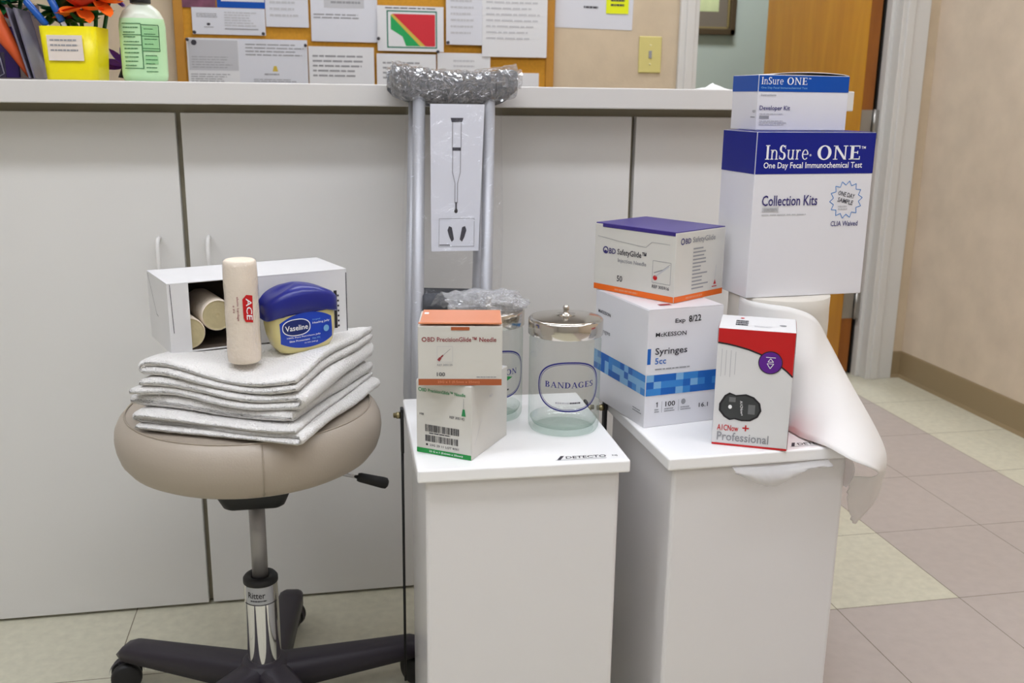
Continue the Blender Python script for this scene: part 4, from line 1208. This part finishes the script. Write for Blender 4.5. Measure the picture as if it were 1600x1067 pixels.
# ================================================================== STOOL
SX, SY = -.117, 1.473
stool = thing('rolling_stool', 'rolling stool with a round taupe seat and chrome column', 'stool', (SX, SY, 0))
g = G()
prof = [(0, .452), (.153, .452), (.170, .4545), (.183, .462), (.1920, .474), (.1968, .489), (.1985, .503), (.1970, .517), (.1915, .529), (.1845, .5365), (.1815, .5385), (.1795, .5375), (.15, .5405), (0, .5425)]
g.lathe(prof, 'vinyl', 72, cap=False)
def seamF(a): 
    return [(( .1995 + .0004) * math.cos(a), (.1999) * math.sin(a), .5)]
st = [(r + .0003, zz) for r, zz in prof[3:10]]
a = math.radians(-82)
g.tube([(r * math.cos(a), r * math.sin(a), zz) for r, zz in st], .0011, 'vinyl_seam', 6)
g.tube([(.1815 * math.cos(2 * PI * k / 72), .1815 * math.sin(2 * PI * k / 72), .5385) for k in range(73)], .0016, 'vinyl_seam', 6, cap=False)
g.build('seat', stool)
g = G()
rings = [[(x, y, zz) for x, y in rrect(w_, d_, r_)] for w_, d_, r_, zz in ((.082, .10, .012, .386), (.092, .11, .014, .390), (.124, .14, .012, .430), (.128, .145, .01, .456))]
loft(g, rings, 'dark'); g.build('seat_plate', stool)
lev = G(); lev.tube([(.03, .02, .425), (.09, .024, .413), (.130, .027, .4065), (.166, .027, .396)], .0032, 'chrome', 10)
lv = lev.build('height_lever', stool)
g = G(); g.tube([(.160, .027, .398), (.164, .027, .3968), (.200, .027, .3855), (.206, .027, .3837), (.209, .027, .3828)], [.0065, .0078, .0095, .009, .005], 'rubber', 14); g.build('lever_grip', lv)
g = G(); g.lathe([(.0126, .24), (.0126, .392)], 'piston', 32); g.build('gas_piston', stool)
g = G(); g.lathe([(.0268, .05), (.0268, .242)], 'chrome', 48, cap=False)
co = g.build('chrome_sleeve', stool)
g = G(); g.lathe([(.0125, .248), (.0145, .2475), (.0155, .252), (.0245, .252), (.0275, .248), (.0275, .2415), (.0268, .241)], 'rubber', 40, cap=False); g.build('collar', stool)
def colF(u, v, l=0.0):
    a = -PI / 2 + u / .0268
    return Vector(((.0269 + l) * math.cos(a), (.0269 + l) * math.sin(a), v))
g = G(); g.rect(colF, -.026, .212, .020, .2405, 'alu', .0003, 16); g.text(colF, 'Ritter', -.020, .2225, .008, .233, 'black_ink', .0006); g.bars(colF, -.016, .2165, .010, .2195, 1, 'ink_dark', .7, 3, .0006, 0); g.rect(colF, -.03, .2100, .03, .2112, 'ink_dark', .0004, 18)
g.build('sticker', co)
g = G(); g.lathe([(.040, .045), (.046, .060), (.044, .088), (.036, .100), (.0285, .104), (.0275, .104)], 'base_black', 40); g.build('base_hub', stool)
A0 = 154
def leg_geo():
    g = G()
    n = 16
    rings = []
    for k in range(n + 1):
        u = k / n
        x = .02 + u * .262
        wv = .030 * (1 - u) + .0215 * u
        zt = .100 - .014 * u; zb = .052 + .010 * u
        if u > .88:
            q = (u - .88) / .12
            s = math.sqrt(max(0, 1 - q * q * .92)); wv *= max(.35, s); zt -= .022 * q * q
        ring = []
        for (yy, zz) in ((-1, 0), (-1, .62), (-.86, .86), (-.55, 1), (.55, 1), (.86, .86), (1, .62), (1, 0)):
            ring.append((x, yy * wv, zb + (zt - zb) * zz))
        rings.append(ring)
    loft(g, rings, 'base_black')
    return g
lg = leg_geo().build('base_leg', stool)
lg.rotation_euler = (0, 0, math.radians(A0))
def caster_geo():
    g = G()
    g.tube([(0, 0, .030), (0, 0, .066)], .006, 'steel', 10)
    for s in (-1, 1):
        T = Matrix.Translation((.006, s * .012, .0262)) @ Matrix.Rotation(PI / 2, 4, 'X')
        g.lathe([(0, -.0085), (.021, -.0085), (.0245, -.006), (.0255, -.002), (.0255, .002), (.0245, .006), (.021, .0085), (0, .0085)], 'rubber', 28, T)
    def hood(u, v):
        a = PI * (-.05 + 1.0 * u)
        return Vector((.006 - .0285 * math.cos(a), (v - .5) * .008, .0262 + .0285 * math.sin(a)))
    g.grid(hood, 16, 2, 'base_black'); g.box((-.012, -.004, .02), (.018, .004, .05), 'base_black', .002)
    return g
cs = caster_geo().build('caster', lg); cs.location = (.262, 0, 0); cs.rotation_euler = (0, 0, math.radians(35))
for k in range(1, 5):
    l2 = lg.copy(); COL.objects.link(l2); l2.parent = stool; l2.rotation_euler = (0, 0, math.radians(A0 - 72 * k))
    c2 = cs.copy(); COL.objects.link(c2); c2.parent = l2; c2.rotation_euler = (0, 0, math.radians(35 + 40 * k))

# ================================================================== TOWELS
TWR = math.radians(-25)
TC = Vector((-.105, 1.455, 0))
def sag(x, y, hgt):
    """how the pile bulges: high left of the middle, dipping right of it, strongest along the front edge and towards the top"""
    f = max(0.0, min(1.0, (-y - .02) / .10)); f = f * f * (3 - 2 * f)
    k = min(1.0, hgt / .09)
    w = .0105 * math.cos((x + .075) * 2 * PI / .26) - .0035
    back = max(0.0, (x - .06) / .07) * .012 * (1 - f)
    return k * (w * f + back)
def towel(label, w, d, zb, layers, th, dx, dy, drot, seed, flip=False, gap=1.0):
    """a folded towel: one serpentine of thick soft cloth seen edge-on at the front, swept front to back"""
    rnd = random.Random(seed)
    path = []
    pitch = th * gap
    SEG = 34
    for k in range(layers):
        zz = th * .5 + k * pitch
        s = -1 if (k % 2 == 0) ^ flip else 1
        xa, xb = s * (w / 2 - (rnd.uniform(0, .004) if k else rnd.uniform(.0, .012))), -s * (w / 2 - (rnd.uniform(0, .004) if k < layers - 1 else rnd.uniform(.004, .022)))
        for q in range(SEG + 1):
            path.append((xa + (xb - xa) * q / SEG, zz, k))
        if k < layers - 1:
            r = pitch / 2
            for q in range(1, 8):
                a = -PI / 2 + PI * q / 8
                path.append((xb + (-s) * r * 1.5 * math.cos(a), zz + r + r * math.sin(a), k + q / 8))
    n = len(path); N = 30
    lft, rgt = [], []
    for i, (x, zz, k) in enumerate(path):
        a, b = path[max(0, i - 1)], path[min(n - 1, i + 1)]
        tx_, tz_ = b[0] - a[0], b[1] - a[1]; l = math.hypot(tx_, tz_) or 1
        hth = th * .5 * (1 if 1 < i < n - 2 else .8)
        lft.append((x - tz_ / l * hth, zz + tx_ / l * hth)); rgt.append((x + tz_ / l * hth, zz - tx_ / l * hth))
    ring2 = lft + rgt[::-1]
    m = len(ring2)
    loff = [rnd.uniform(-.004, .004) for _ in range(layers + 1)]
    g = G(); vs = []
    for jx in range(N + 1):
        t = jx / N
        v = .5 - .5 * math.cos(PI * t) if True else t        # rows crowd towards the rounded front and back edges
        e = min(v, 1 - v) * d / (th * .75)
        rd = 1 if e >= 1 else math.sqrt(max(0, 1 - (1 - e) ** 2))
        for i in range(m):
            x, zz = ring2[i]
            kk = i if i < n else m - 1 - i
            cx_, cz_, lay = path[kk]
            f = .12 + .88 * rd
            x2, z2 = cx_ + (x - cx_) * f, cz_ + (zz - cz_) * f
            y = -d / 2 + d * v
            yo = (loff[int(lay)] + .007 * smooth_noise((x2 * 9, lay * 3.1 + seed, 0), 1.0)) * max(0, 1 - v * 1.4)
            p = Vector((x2, y + yo, z2))
            p.z += sag(x2 + dx, y, zb + z2 - .5428)
            p.z += .0022 * smooth_noise((x2 * 14, y * 14, zb * 30 + lay), 1) * min(1, (zb + z2 - .5428) / .02)
            p += Vector((smooth_noise((x2, y, z2 + seed), 130), smooth_noise((y, z2, x2 + seed), 130), smooth_noise((z2, x2, y - seed), 130))) * .0007
            p.x += .006 * smooth_noise((z2 * 40, y * 10, seed), 1)
            vs.append(p)
    fs = []
    for jx in range(N):
        for i in range(m):
            i2 = (i + 1) % m
            fs.append([jx * m + i, jx * m + i2, (jx + 1) * m + i2, (jx + 1) * m + i])
    for jx in (0, N):
        for i in range(n - 1):
            fs.append([jx * m + i, jx * m + i + 1, jx * m + m - 2 - i, jx * m + m - 1 - i])
    g.add(vs, fs, 'towel', True)
    c, s_ = math.cos(TWR), math.sin(TWR)
    return single(g, 'towel', label, 'towel', (TC.x + dx * c - dy * s_, TC.y + dx * s_ + dy * c, zb), TWR + math.radians(drot), 'stack of folded white towels')
towel('bottom folded white towel lying on the taupe stool seat', .252, .285, .5428, 3, .0078, .011, -.004, 0, 3, gap=1.0)
towel('second folded white towel from the bottom of the stack', .280, .272, .5672, 1, .0175, -.006, .006, -2, 5, True)
towel('third folded white towel from the bottom with a raised fold', .258, .27, .5865, 2, .0115, .000, .006, 1.5, 8)
towel('top folded white towel under the petroleum jelly jar', .240, .268, .6110, 2, .0112, .016, .010, -1, 12, True)
TT = .6345

# ================================================================== ON THE TOWELS
# elastic bandage roll, upright
ar = thing('bandage_roll', 'upright wrapped elastic bandage roll with a red mark in front of the white box', 'bandage', (-.1140, 1.376, TT - .001), math.radians(0))
g = G()
prof = [(0, 0), (.0195, 0), (.0224, .002), (.0230, .008)] + [(.0232 + .0004 * math.sin(k * 1.7), .01 + k * .0126) for k in range(10)] + [(.0230, .137), (.0224, .1435), (.019, .146), (0, .1455)]
g.lathe(prof, 'bandage', 40)
g.build('roll', ar)
g = G()
g.lathe([(.0236, .004), (.0240, .03), (.0237, .06), (.0241, .1), (.0237, .138), (.0222, .1462)], 'film', 40, cap=False); g.build('wrapper', ar)
def aF(u, v, l=0.0):
    a = -PI / 2 + u / .024
    return Vector(((.0242 + l) * math.cos(a), (.0242 + l) * math.sin(a), v))
g = G()
g.shape(aF, [(.006, .062), (.0165, .060), (.0175, .098), (.0085, .100), (.003, .094), (.0035, .068)], 'red', .0004)
g.text(aF, 'ACE', .0115 - .015, .0755, .0115 + .015, .0835, 'white', .0008, rot=-PI / 2, shear=.2)
g.text(aF, 'elastic bandage', -.0035 - .017, .079, -.0035 + .017, .0825, 'maroon', .0008, rot=-PI / 2); g.text(aF, '6 IN', -.009 - .005, .079, -.009 + .005, .0815, 'maroon', .0008, rot=-PI / 2)
g.build('printed_mark', ar)

# white bandage carton, front panel cut open at the left
bx = thing('bandage_box', 'long white carton with an open end full of bandage rolls', 'box', (-.1150, 1.528, TT + .0015), math.radians(21))
w, d, h, tk = .272, .126, .103, .0018
g = G()
g.box((-w / 2, -d / 2, 0), (w / 2, d / 2, tk), 'card'); g.box((-w / 2, d / 2 - tk, tk), (w / 2, d / 2, h), 'card'); g.box((-w / 2, -d / 2, h - tk), (w / 2, d / 2, h), 'card', .0006)
g.box((w / 2 - tk, -d / 2, tk), (w / 2, d / 2 - tk, h - tk), 'card'); g.box((-w / 2, -d / 2 + .0, tk), (-w / 2 + tk, d / 2 - tk, h - tk), 'card')
op0, op1 = -w / 2 + .030, -w / 2 + .128
g.box((-w / 2 + tk, -d / 2, tk), (op0, -d / 2 + tk, h - tk), 'card'); g.box((op1, -d / 2, tk), (w / 2 - tk, -d / 2 + tk, h - tk), 'card')
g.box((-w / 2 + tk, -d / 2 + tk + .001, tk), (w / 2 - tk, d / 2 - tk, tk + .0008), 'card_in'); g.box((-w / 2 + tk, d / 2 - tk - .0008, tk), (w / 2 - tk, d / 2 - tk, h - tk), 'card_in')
L_ = plane_frame((-w / 2, d / 2, 0), (0, -1, 0), (0, 0, 1))
g.line(L_, (.006, h - .002), (.05, .045), .001, 'ink_dark'); g.line(L_, (.05, .045), (.06, .043), .001, 'ink_dark')
F_ = plane_frame((-w / 2, -d / 2, 0), (1, 0, 0), (0, 0, 1))
g.line(F_, (.004, h - .002), (.006, .03), .0009, 'ink_dark')
g.rect(F_, w - .022, .010, w - .017, .070, 'black_ink'); 
for k in range(7): g.rect(F_, w - .0165, .012 + k * .008, w - .0135, .015 + k * .008, 'ink_dark')
g.rect(F_, w - .0016, .004, w - .0002, h - .006, 'ink_dark')
g.build('carton', bx)
def rollup(label, x, zc, yf, L):
    t = thing('bandage_roll', label, 'bandage', (0, 0, 0), 0, 'bandage rolls in the white carton')
    T = Matrix.Translation((x, yf, zc)) @ Matrix.Rotation(-PI / 2, 4, 'X')
    Rb = .0235
    g = G(); g.lathe([(Rb - .0015, .0), (Rb, .002), (Rb, L - .002), (Rb - .0015, L)], 'bandage', 36, T, cap=False); g.build('roll', t)
    g = G()
    pr = [(0, .0015)] + [(.0022 * k, .0015 if k % 2 else .0) for k in range(1, 11)]
    g.lathe(pr, 'bandage_end', 36, T, cap=False); g.build('wound_end', t)
    g = G(); g.lathe([(0, L), (Rb - .0015, L)], 'bandage_end', 36, T, cap=False); g.build('wound_end', t)
    t.parent = None
    t.location = (-.1150, 1.528, TT + .0015); t.rotation_euler = (0, 0, math.radians(21))
    return t
rollup('bandage roll low in the open carton half behind its left edge', -w / 2 + .028, tk + .0245, -d / 2 + .004, .104)
rollup('bandage roll resting higher in the open carton left of the upright roll', -w / 2 + .071, tk + .047, -d / 2 + .006, .102)

# petroleum jelly jar
vz = thing('jelly_jar', 'petroleum jelly jar with a dark blue lid on the towels', 'jar', (-.0345, 1.428, TT + .001), math.radians(20))
vz.rotation_euler = (math.radians(-2), math.radians(-3.5), math.radians(20))
def sup(w_, d_, n=44, p=3.4):
    out = []
    for k in range(n):
        a = 2 * PI * k / n; c, s_ = math.cos(a), math.sin(a)
        out.append((w_ / 2 * math.copysign(abs(c) ** (2 / p), c), d_ / 2 * math.copysign(abs(s_) ** (2 / p), s_)))
    return out
g = G()
loft(g, [[(x, y, zz) for x, y in sup(w_, d_)] for w_, d_, zz in ((.060, .042, 0), (.074, .050, .002), (.088, .058, .012), (.097, .063, .028), (.1005, .065, .045), (.100, .065, .058), (.096, .062, .064))], 'jelly')
g.build('body', vz)
g = G()
nn = 44
def lidring(w_, d_, zz, drop=0.0):
    return [(x, y, zz - drop * (abs(x) / (w_ / 2)) ** 2) for x, y in sup(w_, d_)]
loft(g, [lidring(.107, .070, .064, .012), lidring(.110, .073, .0655, .012), lidring(.111, .073, .086, .012), lidring(.108, .071, .0905, .014), lidring(.098, .062, .0965, .014), lidring(.05, .03, .0995, .010), lidring(.004, .003, .1, 0)], 'blue_cap')
g.build('lid', vz)
def body_y(x, zz):
    pr = ((0, .060, .042), (.002, .074, .050), (.012, .088, .058), (.028, .097, .063), (.045, .1005, .065), (.058, .100, .065), (.064, .096, .062))
    for (z0_, w0_, d0_), (z1_, w1_, d1_) in zip(pr[:-1], pr[1:]):
        if z0_ <= zz <= z1_: 
            q = (zz - z0_) / (z1_ - z0_); w_, d_ = w0_ + (w1_ - w0_) * q, d0_ + (d1_ - d0_) * q
            return -d_ / 2 * max(0, 1 - abs(2 * x / w_) ** 3.4) ** (1 / 3.4)
    return -.03
def vF(u, v, l=0.0): return Vector((u, body_y(u, v) - .0012 - l, v))
g = G()
def lab(u, v):
    x = (u - .5) * .078
    z0_ = .008 + .010 * abs(2 * u - 1) ** 2
    z1_ = .0605 - .012 * abs(2 * u - 1) ** 2.4
    return vF(x, z0_ + (z1_ - z0_) * v, 0)
g.grid(lab, 24, 10, 'label_blue')
g.ring(vF, -.016, .041, .0205, .0125, .0012, 'white', .0012, 32, 2.4)
def ov(u, v):
    a = 2 * PI * u; rr_ = v
    return vF(-.016 + .0195 * rr_ * math.cos(a), .041 + .0115 * rr_ * math.sin(a), .0008)
g.grid(ov, 32, 4, 'label_navy')
g.text(vF, 'Vaseline', -.0325, .0365, .0005, .0445, 'white', .0014)
g.text(vF, 'Original', .008, .047, .020, .0495, 'blue3', .0012); g.text(vF, 'Healing Jelly', .008, .0415, .035, .0452, 'white', .0012)
g.disc(vF, .0285, .0325, .0045, .005, 'blue3', .0012, 14)
g.text(vF, '100% Pure Petroleum Jelly', -.031, .0245, .019, .0275, 'white', .0012); g.text(vF, 'Skin Protectant', -.028, .0195, .002, .0222, 'white', .0012); g.text(vF, 'Net Wt', .006, .0195, .018, .0222, 'blue3', .0012); g.text(vF, '13 OZ (368 g)', -.006, .0145, .014, .0168, 'white', .0012)
g.build('label', vz)
